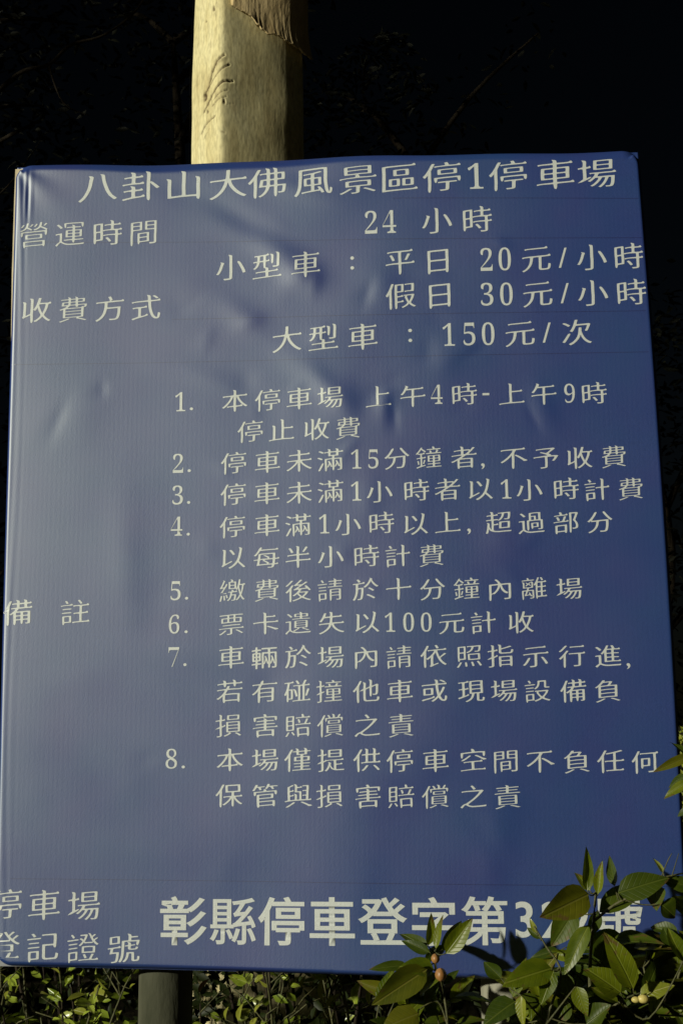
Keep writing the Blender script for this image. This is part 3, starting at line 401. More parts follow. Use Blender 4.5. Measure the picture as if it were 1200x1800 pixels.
DENTS = [(-0.0599, 2.4333, 0.0347, 0.0265, 30, 0.0018479999999999998), (-0.0297, 2.4234, 0.0163, 0.0265, -20, 0.00088), (0.0928, 2.4065, 0.0429, 0.0408, 0, 0.001496), (0.0691, 2.3982, 0.0143, 0.0306, -25, -0.000792), (-0.1788, 2.3735, 0.0612, 0.0265, -35, 0.00132), (-0.1143, 2.5053, 0.1122, 0.0306, -40, 0.00242), (-0.1913, 2.5743, 0.1122, 0.0245, -30, -0.00176), (-0.0176, 2.2341, 0.0714, 0.0224, -45, 0.00176), (0.0247, 2.1949, 0.0306, 0.0408, 0, 0.00132), (0.0985, 2.1824, 0.0184, 0.0347, -10, 0.001496), (0.1193, 2.1603, 0.0102, 0.0265, 0, -0.0007040000000000001), (0.0649, 2.0009, 0.0265, 0.0449, -10, 0.00088), (0.3912, 2.1684, 0.0224, 0.0449, 15, 0.0009680000000000001), (0.375, 2.1494, 0.0102, 0.0306, 20, -0.0005279999999999999), (-0.4787, 2.1809, 0.0449, 0.0531, -30, 0.00066), (-0.5161, 2.1663, 0.0143, 0.0408, -25, -0.000572), (-0.4312, 2.2283, 0.0122, 0.0163, -15, -0.00048400000000000006), (0.3112, 1.9203, 0.0347, 0.0408, 35, 0.00088), (0.2712, 1.3797, 0.0408, 0.0918, -15, 0.001496), (-0.3855, 1.8869, 0.0408, 0.1224, 0, 0.00088), (-0.257, 1.7297, 0.1224, 0.0306, -5, 0.0007040000000000001), (-0.4746, 1.6807, 0.0612, 0.0306, 10, 0.000308), (-0.0816, 2.6193, 0.0918, 0.0224, -12, 0.00132), (0.1479, 1.9836, 0.0306, 0.0612, -20, 0.0005279999999999999), (0.2374, 2.2828, 0.0612, 0.0306, 20, 0.000616), (-0.2424, 2.2504, 0.0714, 0.0204, -20, 0.0005279999999999999), (0.0378, 1.2939, 0.0408, 0.0816, -20, 0.0007040000000000001), (-0.3334, 1.3808, 0.1224, 0.0306, -8, 0.0005279999999999999), (-0.2615, 2.3951, 0.029, 0.0106, 35.289268167907316, -0.00020504230282975555), (0.3363, 2.3413, 0.0311, 0.0131, 4.452674507435134, 0.0002323790043012319), (-0.1621, 2.2405, 0.0319, 0.0226, -56.458215041898924, -0.0006103210601933363), (-0.0775, 2.1851, 0.0322, 0.0253, -54.834365767089096, 0.0003434573464926516), (-0.0959, 2.5434, 0.0296, 0.0165, -12.798933202153748, 0.0002691529894722901), (-0.1318, 2.0226, 0.0291, 0.0241, 27.897383450151324, 0.0005276797347769046), (-0.2306, 1.9244, 0.025, 0.0202, -31.27430489510924, 0.0002993165701649966), (0.2765, 2.2825, 0.0313, 0.0107, 26.221143495091525, -0.0005836849481983741), (0.3212, 2.4897, 0.0225, 0.014, -10.85493162520278, 0.0006829453291389034), (0.1798, 2.2867, 0.0204, 0.0257, -22.38457276167533, -0.0005922942742069652), (-0.2362, 2.3201, 0.0164, 0.0258, -26.016556780856675, 0.00039042747320343303), (-0.0219, 2.3209, 0.0151, 0.0206, -36.50140109341565, 0.0006892629774506544), (-0.2025, 2.0721, 0.022, 0.0138, -32.607890877704335, 0.00037587595796860897), (0.0993, 2.2147, 0.0333, 0.0142, 35.00363387963903, -0.0006427693831317356), (0.189, 2.4362, 0.0283, 0.019, 11.287964849081952, 0.0004232229748308179), (0.0314, 2.0967, 0.0302, 0.011, 51.05265585954703, 0.0005219710762522465), (0.3767, 2.3727, 0.0189, 0.0245, 10.544178503516363, 0.00024962187739083886), (0.2203, 2.2554, 0.033, 0.0222, 59.747939892859165, 0.0005609155309866689), (0.199, 2.3415, 0.0301, 0.0211, 9.757324959016891, -0.0005416460993993902), (0.0203, 1.9063, 0.0223, 0.0154, 13.565091195513482, 0.0006255154595818193), (0.3609, 1.9272, 0.0269, 0.0125, 43.49651095001039, 0.00038527649106670595), (-0.2921, 2.3906, 0.0294, 0.0214, -36.975806347095215, -0.00032099870831287197), (-0.0619, 2.2179, 0.0211, 0.0116, 49.40570942254648, 0.00032031152454875913), (0.2475, 2.1767, 0.0201, 0.0179, 31.496592334061887, -0.00031216218439601907), (-0.1496, 2.3529, 0.028, 0.0148, 28.121320765857504, 0.0006800127512394208), (-0.1443, 2.1761, 0.0154, 0.0158, -6.420304596299019, 0.00026838402135805165), (0.1606, 1.5111, 0.0287, 0.0341, 55.73567540564024, 0.00032497844765263026), (0.2689, 1.4059, 0.0533, 0.0172, -53.55977413284397, -0.00047197967044241494), (-0.1952, 1.3489, 0.0257, 0.0334, -30.852963692173034, 0.00019223398712462684), (-0.3364, 1.5389, 0.0251, 0.0151, 36.96809397781186, -0.00021240850701021745), (-0.0298, 1.65, 0.0472, 0.0224, -11.426288298499642, 0.00032830095094926384), (-0.3677, 1.5196, 0.0416, 0.0316, -49.67601161235481, 0.0003920000775837021), (0.0717, 1.8435, 0.0205, 0.0161, -36.70347359446407, 0.00042281903643980967), (-0.5388, 1.4714, 0.0304, 0.0334, 7.8270030375958015, 0.0001786377018763264), (-0.311, 1.8312, 0.0511, 0.0292, 59.56494894083586, -0.00026034955725983365), (-0.1144, 1.6639, 0.0306, 0.0294, 19.851797279877992, -0.0005177305077640582), (0.3241, 1.861, 0.0418, 0.0152, -41.23964482823047, 0.00040068533450852013), (-0.0479, 1.6751, 0.0473, 0.0284, 9.861565276135686, 0.0004948067584316259)]
BARK_SCARS = [([(-0.5327, 3.7383), (-0.5153, 3.7586), (-0.504, 3.8042), (-0.4847, 3.8371), (-0.4574, 3.855)], 0.003, 1.0), ([(-0.5152, 3.7544), (-0.492, 3.7786), (-0.4648, 3.8027), (-0.4395, 3.8227)], 0.002, 0.8), ([(-0.5327, 3.7425), (-0.5248, 3.7297), (-0.5305, 3.7215)], 0.005, 1.0), ([(-0.532, 3.6758), (-0.507, 3.7102), (-0.4799, 3.7405), (-0.4586, 3.7564), (-0.4293, 3.7615)], 0.0028, 1.0), ([(-0.4912, 3.6992), (-0.4719, 3.7131), (-0.4447, 3.7266)], 0.0018, 0.7), ([(-0.4969, 3.6786), (-0.4717, 3.6943), (-0.4484, 3.7018)], 0.0018, 0.7), ([(-0.5428, 3.6057), (-0.5294, 3.6217), (-0.51, 3.6314), (-0.4867, 3.6368)], 0.0024, 0.9), ([(-0.5328, 3.5805), (-0.5097, 3.6024)], 0.0015, 0.6), ([(-0.5183, 3.6753), (-0.5162, 3.6648)], 0.0025, 1.0), ([(-0.4561, 3.6896), (-0.4559, 3.6771)], 0.003, 0.9), ([(-0.5005, 4.0478), (-0.4985, 4.0392)], 0.0035, 1.0), ([(-0.5299, 4.0192), (-0.5299, 4.0149)], 0.002, 0.8), ([(-0.4869, 4.0708), (-0.4901, 3.994)], 0.0012, 0.4), ([(-0.4481, 3.6727), (-0.4248, 3.6822)], 0.0015, 0.3), ([(-0.4629, 3.5739), (-0.4551, 3.5695)], 0.003, 0.5), ([(-0.3644, 4.0698), (-0.3603, 4.0312), (-0.3483, 3.9966)], 0.004, 1.0), ([(-0.3426, 4.039), (-0.3031, 4.016), (-0.2776, 3.9915)], 0.0025, 0.8), ([(-0.5116, 3.7794), (-0.4963, 3.8165), (-0.473, 3.8366), (-0.4533, 3.8359)], 0.008, 0.28)]
FLAP_EDGE = [(-0.4237, 4.0809), (-0.4175, 4.0422), (-0.3917, 4.0197), (-0.3602, 4.0077), (-0.3443, 3.9752), (-0.3167, 3.9549), (-0.254, 3.9417), (-0.2032, 3.9227), (-0.1661, 3.9085)]
# ---------------------------------------------------------------- lettering
BOLD_DIGITS = {str(d): chr(0x1D7CE + d) for d in range(10)}
_outline_cache = {}

def font_outline(ch):
    """closed outlines of one character of Blender's built-in font, corners kept, curves sampled"""
    if ch in _outline_cache:
        return _outline_cache[ch]
    cu = bpy.data.curves.new('character', 'FONT'); cu.body = ch; cu.size = 1.0
    ob = bpy.data.objects.new('character', cu); scene.collection.objects.link(ob)
    bpy.context.view_layer.update()
    dg = bpy.context.evaluated_depsgraph_get()
    ev = ob.evaluated_get(dg)
    cv = ev.to_curve(dg)
    loops = []
    for s in cv.splines:
        bp = s.bezier_points; n = len(bp); pts = []
        for i in range(n):
            a = bp[i]; b = bp[(i + 1) % n]
            p0 = a.co.xy; p1 = a.handle_right.xy; p2 = b.handle_left.xy; p3 = b.co.xy
            L = (p3 - p0).length
            if L < 1e-6:
                continue
            d = (p3 - p0) / L
            off = max(abs((p1 - p0).cross(d)), abs((p2 - p0).cross(d)))
            pts.append((p0.x, p0.y))
            if off > 0.002:
                k = 3 if L < .1 else 6
                for j in range(1, k):
                    t = j / k; u = 1 - t
                    q = u*u*u*p0 + 3*u*u*t*p1 + 3*u*t*t*p2 + t*t*t*p3
                    pts.append((q.x, q.y))
        if len(pts) >= 3:
            loops.append(pts)
    ev.to_curve_clear()
    bpy.data.objects.remove(ob); bpy.data.curves.remove(cu)
    _outline_cache[ch] = loops
    return loops

def inset(pts, dx, dy):
    """moves every edge of a loop outwards (dx, dy > 0) or inwards; fill lies to the left of the loop"""
    n = len(pts); out = []
    for i in range(n):
        a = pts[i - 1]; b = pts[i]; c = pts[(i + 1) % n]
        e1 = (b[0]-a[0], b[1]-a[1]); e2 = (c[0]-b[0], c[1]-b[1])
        l1 = math.hypot(*e1) or 1e-9; l2 = math.hypot(*e2) or 1e-9
        n1 = (e1[1]/l1, -e1[0]/l1); n2 = (e2[1]/l2, -e2[0]/l2)
        k = max(0.35, 1 + n1[0]*n2[0] + n1[1]*n2[1])
        out.append((b[0] + (n1[0]+n2[0])/k*dx, b[1] + (n1[1]+n2[1])/k*dy))
    return out

def brush(pts):
    """gives the blunt stroke ends of a sans outline the pressed, pointed ends of a regular-script brush"""
    n = len(pts); out = []; i = 0
    area = sum(pts[k-1][0]*pts[k][1] - pts[k][0]*pts[k-1][1] for k in range(n))
    if area < 0:
        return list(pts)
    P = lambda k: pts[k % n]
    term = {}
    for k in range(n):
        a, p, q, b = P(k-1), P(k), P(k+1), P(k+2)
        L = math.hypot(q[0]-p[0], q[1]-p[1])
        if not .04 < L < .105:
            continue
        e0 = Vector((p[0]-a[0], p[1]-a[1])); e1 = Vector((q[0]-p[0], q[1]-p[1])); e2 = Vector((b[0]-q[0], b[1]-q[1]))
        if e0.length < .012 or e2.length < .012:
            continue
        t1 = math.degrees(math.atan2(e0.cross(e1), e0.dot(e1))); t2 = math.degrees(math.atan2(e1.cross(e2), e1.dot(e2)))
        if t1 < 45 or t2 < 45 or t1 > 135 or t2 > 135:
            continue
        if e0.normalized().dot(-e2.normalized()) < .8:
            continue
        if min(e0.length, e2.length) < .6*L and max(e0.length, e2.length) < 1.1*L:
            continue
        term[k] = ((e0.normalized() - e2.normalized()).normalized(), L, min(e0.length, 9), min(e2.length, 9))
    used = {}
    for k, (d, L, l0, l2) in term.items():
        if (k-1) % n in used or (k+1) % n in used:
            continue
        p = Vector(P(k)); q = Vector(P(k+1)); m = (p+q)/2
        ang = math.degrees(math.atan2(d.y, d.x))
        V = Vector
        if -18 < ang < 20:                        # right end of a horizontal: pressed, lifted shoulder
            s0 = min(.09, l2*.45)
            new = [p - d*.012 + V((0, .004)), p + d*.016 + V((0, L*.30)), q + d*.004 + V((0, .004)), q - d*.022 + V((0, .038)), q - d*s0 + V((0, -.004))]
        elif ang > 160 or ang < -165:              # left end of a horizontal: slanted entry
            new = [p + V((.006, -.006)), m + d*.012 + V((0, .006)), q + V((.014, -.012)), q + V((min(.07, l2*.4), .008))]
        elif 65 < ang < 115:                       # top of a vertical: slanted head
            new = [p + V((.004, -.035)), p + V((-.012, -.004)), q + V((-.036, .030)), q + V((.004, -min(.05, l2*.4)))]
        elif -115 < ang < -65:                     # foot of a vertical
            new = [p + V((.006, min(.05, l0*.3))), p + V((.018, -.010)), q + V((-.022, -.030)), q + V((-.002, min(.04, l2*.3)))]
        elif -165 <= ang <= -115:                  # left-falling stroke: needle tip
            s = min(.20, l0*.8, l2*.8) if min(l0, l2) > .05 else .02
            new = [p - d*s, m + d*.028 - V((0, .002)), q - d*s*.6]
        elif -65 <= ang <= -18:                    # right-falling stroke: broad flat foot
            new = [p - d*min(.06, l0*.4) + V((-.006, -.012)), p + V((.008, -.010)), q + V((.070, -.026)), q - d*min(.07, l2*.5) + V((.008, .010))]
        elif 20 <= ang <= 65:                      # flick up to the right
            new = [p - d*.02, m + d*.022, q - d*.03]
        else:                                      # flick or hook up to the left / slanted dot head
            new = [p - d*.022, m + d*.012 + V((-.008, .004)), q - d*.03]
        used[k] = [(v.x, v.y) for v in new]
    skip = {(k+1) % n for k in used}
    for k in range(n):
        if k in used:
            out += used[k]
        elif k not in skip:
            out.append(P(k))
    return out

def densify(pts, step):
    out = []
    n = len(pts)
    for i in range(n):
        a = pts[i]; b = pts[(i+1) % n]
        k = max(1, int(math.hypot(b[0]-a[0], b[1]-a[1]) / step + .5))
        for j in range(k):
            t = j / k
            out.append((a[0] + (b[0]-a[0])*t, a[1] + (b[1]-a[1])*t))
    return out

def soften(pts):
    n = len(pts)
    out = []
    for i in range(n):
        a, b, c = pts[i-1], pts[i], pts[(i+1) % n]
        out.append((.09*a[0]+.82*b[0]+.09*c[0], .09*a[1]+.82*b[1]+.09*c[1]))
    return out

def glyph_loops(ch, style):
    """loops in em units centred on the character's body"""
    if style == 'kai' and ch in BOLD_DIGITS:
        loops = [l[::-1] for l in font_outline(BOLD_DIGITS[ch])]
        loops = [inset(l, -.021, -.005) for l in loops]
        xs = [p[0] for l in loops for p in l]; ys = [p[1] for l in loops for p in l]
        cx = (min(xs)+max(xs))/2; cy = (min(ys)+max(ys))/2
        kx = .86; ky = .80/(max(ys)-min(ys))
        return [densify([((x-cx)*kx, (y-cy)*ky) for x, y in l], .09) for l in loops]
    loops = font_outline(ch)
    if style == 'bold':
        if max(loops, key=lambda l: abs(signed_area(l))) and signed_area(max(loops, key=lambda l: abs(signed_area(l)))) < 0:
            loops = [l[::-1] for l in loops]
        fx, fy = (.012, .006) if len(loops) > 9 and ch == '縣' else (.021, .011)
        fat = [(l, inset(l, fx, fy)) for l in loops]
        loops = [f for l, f in fat if signed_area(l)*signed_area(f) > 0]
        if ch.isdigit():
            xs = [p[0] for l in loops for p in l]; ys = [p[1] for l in loops for p in l]
            cx = (min(xs)+max(xs))/2; cy = (min(ys)+max(ys))/2; k = .70/(max(ys)-min(ys))
            return [densify([((x-cx)*k*.95, (y-cy)*k) for x, y in l], .1) for l in loops]
        return [densify([(x-.5, y-.38) for x, y in l], .12) for l in loops]
    if ch in '.,:/-':
        if signed_area(loops[0]) < 0:
            loops = [l[::-1] for l in loops]
        xs = [p[0] for l in loops for p in l]; ys = [p[1] for l in loops for p in l]
        cx = (min(xs)+max(xs))/2; cy = (min(ys)+max(ys))/2
        return [[(x-cx, y-cy) for x, y in l] for l in loops]
    rnd = random.Random(ord(ch)); ph = [rnd.uniform(0, 6.28) for _ in range(4)]
    res = []
    for l in loops:
        a0 = signed_area(l); l = inset(l, .006 if len(loops) <= 7 else .0, -.011 if ch != '輛' else -.003)
        if signed_area(l)*a0 <= 0:
            continue
        if ch != '輛':
            l = brush(l)
        l = densify(l, .05)
        l = soften(l)
        r = []
        for x, y in l:
            x -= .5; y -= .38
            w = .0032
            x2 = x + w*math.sin(7*y+ph[0]) + .5*w*math.sin(17*y+ph[1])
            y2 = y + w*math.sin(7*x+ph[2]) + .095*x - .06*x*x + .4*w*math.sin(19*x+ph[3])
            r.append((x2*.98, y2*.98))
        res.append(r)
    return res

def inside(pt, poly):
    x, y = pt; c = False; n = len(poly)
    for i in range(n):
        x1, y1 = poly[i-1]; x2, y2 = poly[i]
        if (y1 > y) != (y2 > y) and x < (x2-x1)*(y-y1)/(y2-y1) + x1:
            c = not c
    return c

def signed_area(l):
    return sum(l[k-1][0]*l[k][1] - l[k][0]*l[k-1][1] for k in range(len(l)))

def fill_loops(loops):
    """flat triangles (points with a layer number, faces) of filled loops; each outer loop is filled with its own holes"""
    outer = [l for l in loops if signed_area(l) > 0]; holes = [l for l in loops if signed_area(l) <= 0]
    pts, faces = [], []
    for gi, o_ in enumerate(outer):
        cu = bpy.data.curves.new('outline', 'CURVE'); cu.dimensions = '2D'; cu.fill_mode = 'BOTH'
        for l in [o_] + [h for h in holes if inside(h[0], o_)]:
            s = cu.splines.new('POLY'); s.points.add(len(l)-1)
            s.points.foreach_set('co', [v for x, y in l for v in (x, y, 0, 1)])
            s.use_cyclic_u = True
        ob = bpy.data.objects.new('outline', cu)
        me = ob.to_mesh(); b = len(pts)
        pts += [(v.co.x, v.co.y, gi) for v in me.vertices]
        faces += [tuple(b+i for i in p.vertices) for p in me.polygons]
        ob.to_mesh_clear(); bpy.data.objects.remove(ob); bpy.data.curves.remove(cu)
    return pts, faces
# ---------------------------------------------------------------- ground
def ground():
    n = 60; V, F = [], []
    g = [(-1 if t < 0 else 1)*(abs(t)**2.6)*900 for t in np.linspace(-1, 1, n)]
    for y in g:
        for x in g:
            r = math.hypot(x, y)
            V.append((x, y, -.02 + .05*noise.noise(Vector((x*.7, y*.7, 0))) if r < 60 else -.02))
    for j in range(n-1):
        for i in range(n-1):
            F.append((j*n+i, j*n+i+1, (j+1)*n+i+1, (j+1)*n+i))
    o = mesh_obj('ground', V, F, M['ground']); o['kind'] = 'structure'
    return o
ground()

# ---------------------------------------------------------------- sign
TL, TR, BR, BL = [Vector(c) for c in CORNERS]
TL += Vector((-.006, 0, .008)); TR += Vector((.004, 0, .007)); BR += Vector((.006, 0, -.005)); BL += Vector((-.005, 0, -.002))
dn = np.array(DENTS)

def sign_h(x, z):
    """bulge of the vinyl face towards the camera, metres (arrays)"""
    x = np.asarray(x, float); z = np.asarray(z, float)
    h = np.zeros_like(x)
    for X, Z, ru, rv, a, am in DENTS:
        c, s = math.cos(R_(a)), math.sin(R_(a))
        u = ((x-X)*c + (z-Z)*s)/ru; v = (-(x-X)*s + (z-Z)*c)/rv
        q = u*u + v*v
        h += am*np.exp(-q*.9)*(1 + .25*np.sin(u*2.1+v))
    # bow shaped to place the sheen across the sheet, with shallow folds
    h += .0065*np.tanh((x+.05)/.16) - .001 + .004*np.exp(-((x+.62)/.17)**2)
    h += -.009*(1+np.tanh((1.50-z)/.24))*.5
    h += .0013*np.sin(4.2*x + 2.2*z + .6) * np.sin(3.1*z - 1.1*x)
    h += .0003*np.sin(23*x*(1+.15*np.sin(3*z)) + 9*z)*np.exp(-((x+.15)/.35)**2)*np.exp(-((z-2.25)/.35)**2)
    h += .0002*np.sin(31*x - 14*z + 2*np.sin(6*z))*np.exp(-((x-.1)/.3)**2)
    # edges: rounded-rectangle distance
    tl, tr, br, bl = TL, TR, BR, BL
    def edge(a, b):   # distance inside of directed edge a->b (clockwise seen from the front)
        d = Vector((b.x-a.x, b.z-a.z)).normalized()
        return (x-a.x)*d.y - (z-a.z)*d.x
    dt, dr, db, dl = edge(tl, tr), edge(tr, br), edge(br, bl), edge(bl, tl)
    wob = .0025*np.sin(9*x+1)+.0015*np.sin(23*x)
    vv = np.clip((tr.z-z)/(tr.z-br.z), 0, 1); dr = dr + .007*np.sin(np.pi*vv)
    dt2 = dt*(1+.12*np.sin(7*x)) + wob
    rad = .035
    ax = np.minimum(dl, dr); az = np.minimum(dt2, db)
    qx = np.maximum(rad-ax, 0); qz = np.maximum(rad-az, 0)
    d = np.where((ax < rad) & (az < rad), rad - np.hypot(qx, qz), np.minimum(ax, az))
    er = np.where(dt < np.minimum(dl, dr), .022, np.where(dr < dl, .009, .010))
    t = np.clip(1 - d/er, 0, 1.35)
    h -= .016*np.clip(t, 0, 1.2)**2.0
    # vertical creases beside the left edge, fading downwards
    m = np.exp(-((dl-.016)/.014)**2)
    h += .0003*m*np.sin(dl*420 + 3*np.sin(z*5))*(.35 + .65*np.exp(-((z-2.6)/.16)**2))
    m2 = np.exp(-((z-(2.62))/.05)**2)*np.exp(-((dl-.030)/.008)**2)
    h -= .0011*m2*np.cos((dl-.030)*500)
    # diagonal tension folds at the upper left corner
    dc = np.hypot(x-tl.x, z-tl.z)
    h += .0008*np.exp(-(dc/.11)**2)*np.sin(np.arctan2(tl.z-z, x-tl.x+1e-6)*9 + 1)
    return h

def sign_point(x, z, off=0.0):
    """points on the face, pushed off along its normal by OFF"""
    x = np.asarray(x, float); z = np.asarray(z, float); e = .0015
    h = sign_h(x, z)
    if off:
        hx = (sign_h(x+e, z)-sign_h(x-e, z))/(2*e); hz = (sign_h(x, z+e)-sign_h(x, z-e))/(2*e)
        L = np.sqrt(1+hx*hx+hz*hz)
        return np.stack([x-hx/L*off, -h-off/L, z-hz/L*off], -1)
    return np.stack([x, -h, z], -1)

sign = empty('notice_sign', 'big blue parking notice board with white Chinese lettering on two round concrete posts', 'sign', (0, 0.03, 0))

def banner():
    def axis(n, e):
        t = np.linspace(0, 1, n)
        lo = np.linspace(0, e, 16, endpoint=False); hi = 1-lo[::-1]
        return np.concatenate([lo, np.linspace(e, 1-e, n), hi])
    us = axis(290, .03); vs_ = axis(350, .024)
    Ug, Vg = np.meshgrid(us, vs_)
    P = [TL.x*(1-Ug)*(1-Vg)+TR.x*Ug*(1-Vg)+BR.x*Ug*Vg+BL.x*(1-Ug)*Vg, TL.z*(1-Ug)*(1-Vg)+TR.z*Ug*(1-Vg)+BR.z*Ug*Vg+BL.z*(1-Ug)*Vg]
    P[0] = P[0] + .007*np.sin(np.pi*Vg)*Ug**6
    pts = sign_point(P[0].ravel(), P[1].ravel())
    nu, nv = len(us), len(vs_)
    V = [tuple(p) for p in pts.tolist()]
    idx = np.arange(nu*nv).reshape(nv, nu)
    F = np.stack([idx[:-1, :-1], idx[1:, :-1], idx[1:, 1:], idx[:-1, 1:]], -1).reshape(-1, 4).tolist()
    # flange wrapped round the sides of the board
    ring = list(idx[0, :]) + list(idx[1:, -1]) + list(idx[-1, -2::-1]) + list(idx[-2:0:-1, 0])
    prev = ring
    for y in (.030, .046):
        b = len(V)
        for i in ring:
            V.append((V[i][0], y, V[i][2]))
        cur = list(range(b, b+len(ring)))
        n = len(ring)
        for k in range(n):
            F.append((prev[k], prev[(k+1) % n], cur[(k+1) % n], cur[k]))
        prev = cur
    o = mesh_obj('banner', V, F, M['blue'], sign); o['label'] = 'wrinkled blue printed vinyl face wrapped round the board'
    return o
banner()
v, f = box(-.590, .590, .026, .044, 1.185, 2.665)
mesh_obj('backing_board', v, f, M['tin'], sign, False)
# cream board edge showing beyond the vinyl at the upper left
Vb = []
for z, xl in ((1.9, -.585), (2.10, -.594), (2.35, -.6085), (2.47, -.6115), (2.55, -.612), (2.62, -.6125), (2.680, -.6125)):
    for y in (.003, .010):
        Vb.append((xl, y, z)); Vb.append((-.570, y, z))
Fb = []
for i in range(6):
    a = i*4; b = a+4
    Fb += [(a, a+1, b+1, b), (a+2, b+2, b+3, a+3), (a, b, b+2, a+2), (a+1, a+3, b+3, b+1)]
Fb += [(0, 2, 3, 1), (24, 25, 27, 26)]
Vb = [(x-.0035 if x < -.58 else x, y+.020, z+(.006 if z > 2.6 else 0)) for x, y, z in Vb]
o = mesh_obj('edge_strip', Vb, Fb, M['board'], sign, False); o['label'] = 'cream strip of bare board at the upper left edge'
for px, w in ((-.308, .0485), (.3085, .0485)):  # right post gets the paler concrete colour, left the darker
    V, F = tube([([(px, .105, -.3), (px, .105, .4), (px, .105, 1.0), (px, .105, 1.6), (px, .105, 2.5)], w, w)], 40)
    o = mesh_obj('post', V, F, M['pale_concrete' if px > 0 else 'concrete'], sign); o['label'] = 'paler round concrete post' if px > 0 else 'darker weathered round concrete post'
for z in (1.45, 2.35):
    for px in (-.308, .3085):
        v, f = box(px-.06, px+.06, .044, .064, z-.02, z+.02)
        mesh_obj('bracket', v, f, M['tin'], sign, False)

for (x0, z0), (x1, z1) in PRINTED_LINES:
    n = 260; t = np.linspace(0, 1, n)
    xs = x0+(x1-x0)*t; zs = z0+(z1-z0)*t; w = .0006
    a = sign_point(xs, zs+w, .00012); b = sign_point(xs, zs-w, .00012)
    V = [tuple(p) for p in a.tolist()]+[tuple(p) for p in b.tolist()]
    F = [(i, n+i, n+i+1, i+1) for i in range(n-1)]
    mesh_obj('printed_rule', V, F, M['line'], sign)

for what, style, chars in TEXT_ROWS:
    line = bpy.data.objects.new('text_line', None); line.empty_display_size = .02; line['label'] = 'white ' + what
    link(line, sign)
    for ch, X, Z, ew, eh in chars:
        pts, faces = fill_loops(glyph_loops(ch, style))
        A = np.array([(X+x*ew, Z+y*eh, g) for x, y, g in pts])
        P = sign_point(A[:, 0], A[:, 1], .00036)
        P[:, 1] -= A[:, 2]*.000012
        V = [tuple(p) for p in P.tolist()]
        G = []
        for q in faces:                       # all faces look at the camera side
            a, b_, c = (Vector(V[i]) for i in q[:3])
            G.append(tuple(q) if (b_-a).cross(c-a).y < 0 else tuple(reversed(q)))
        mesh_obj('character', V, G, M['white'], line)

# ---------------------------------------------------------------- pale-barked tree behind the sign
OUT = [(-.165, .02), (-.157, -.035), (-.130, -.080), (-.094, -.121), (-.070, -.147), (-.054, -.1555), (-.036, -.1485), (0, -.1275), (.05, -.0975), (.09, -.072), (.122, -.049), (.146, -.024), (.162, .015), (.14, .11), (.08, .155), (0, .17), (-.08, .155), (-.14, .10)]  # ridge shaped to split the trunk into a lit and a shaded side
def trunk_outline(n):
    pts = [Vector(p) for p in OUT]
    for _ in range(3):
        q = []
        for i in range(len(pts)):
            a = pts[i]; b = pts[(i+1) % len(pts)]
            q += [a*.76+b*.24, a*.24+b*.76]
        pts = q
    L = [0]
    for i in range(len(pts)):
        L.append(L[-1] + (pts[(i+1) % len(pts)]-pts[i]).length)
    X = np.array([p.x for p in pts]+[pts[0].x]); Y = np.array([p.y for p in pts]+[pts[0].y]); L = np.array(L)
    s = np.linspace(0, L[-1], n, endpoint=False)
    return np.interp(s, L, X), np.interp(s, L, Y)
TC = (-.385, 1.84)
def trunk_scale(z):
    return 1.235 - .085*(z-3.54) + .30*np.exp(-np.maximum(z, 0)/.35)
def trunk_lean(z):
    return -.010*(z-3.5) + .012*np.sin(z*1.3)

tree = empty('pale_tree', 'pale smooth-barked tree trunk lit from the left behind the top of the sign', 'tree', (TC[0], TC[1], 0))
def trunk():
    n = 440
    ox, oy = trunk_outline(n)
    zs = np.concatenate([np.linspace(-.2, 3.35, 60, endpoint=False), np.linspace(3.35, 4.35, 250, endpoint=False), np.linspace(4.35, 7.0, 40)])
    sc = trunk_scale(zs)[:, None]
    X = TC[0] + ox[None]*sc + trunk_lean(zs)[:, None]; Y = TC[1] + oy[None]*sc; Z = np.repeat(zs[:, None], n, 1)
    nx = ox/np.hypot(ox, oy); ny = oy/np.hypot(ox, oy)
    h = .0020*np.sin(5*Z+1)+.0007*np.sin(27*X-13*Z+np.sin(11*Z)) + .0003*np.sin(61*X+23*Z) + .0010*np.sin(9*Z+12*X)
    scar = np.zeros_like(X)
    front = (ny < .1)[None] & (Z > 3.3) & (Z < 4.4)
    for pl, w, k in BARK_SCARS:
        D = np.full_like(X, 9.)
        for (ax, az), (bx, bz) in zip(pl[:-1], pl[1:]):
            dx, dz = bx-ax, bz-az; LL = dx*dx+dz*dz+1e-12
            t = np.clip(((X-ax)*dx+(Z-az)*dz)/LL, 0, 1)
            D = np.minimum(D, np.hypot(X-ax-dx*t, Z-az-dz*t))
        D = D*(1+.35*np.sin(Z*173+X*91)*np.sin(Z*61-X*230)) + .0008*np.sin(Z*410)*np.sin(X*333)
        g = np.where(front, np.exp(-(D/(w*1.15))**2), 0)
        scar = np.maximum(scar, g*k)
        h -= g*min(.006, w*2)*k
        h += np.where(front, np.exp(-((D-w*2.6)/(w*1.3))**2), 0)*.0006*k
    X = X + nx[None]*h; Y = Y + ny[None]*h
    V = np.stack([X, Y, Z], -1).reshape(-1, 3).tolist()
    idx = np.arange(len(zs)*n).reshape(len(zs), n); r = np.roll(idx, -1, 1)
    F = np.stack([idx[:-1], r[:-1], r[1:], idx[1:]], -1).reshape(-1, 4).tolist()
    o = mesh_obj('trunk', V, F, M['bark'], tree)
    at_ = o.data.attributes.new('scar', 'FLOAT', 'POINT'); at_.data.foreach_set('value', np.clip(scar, 0, 1).ravel())
trunk()
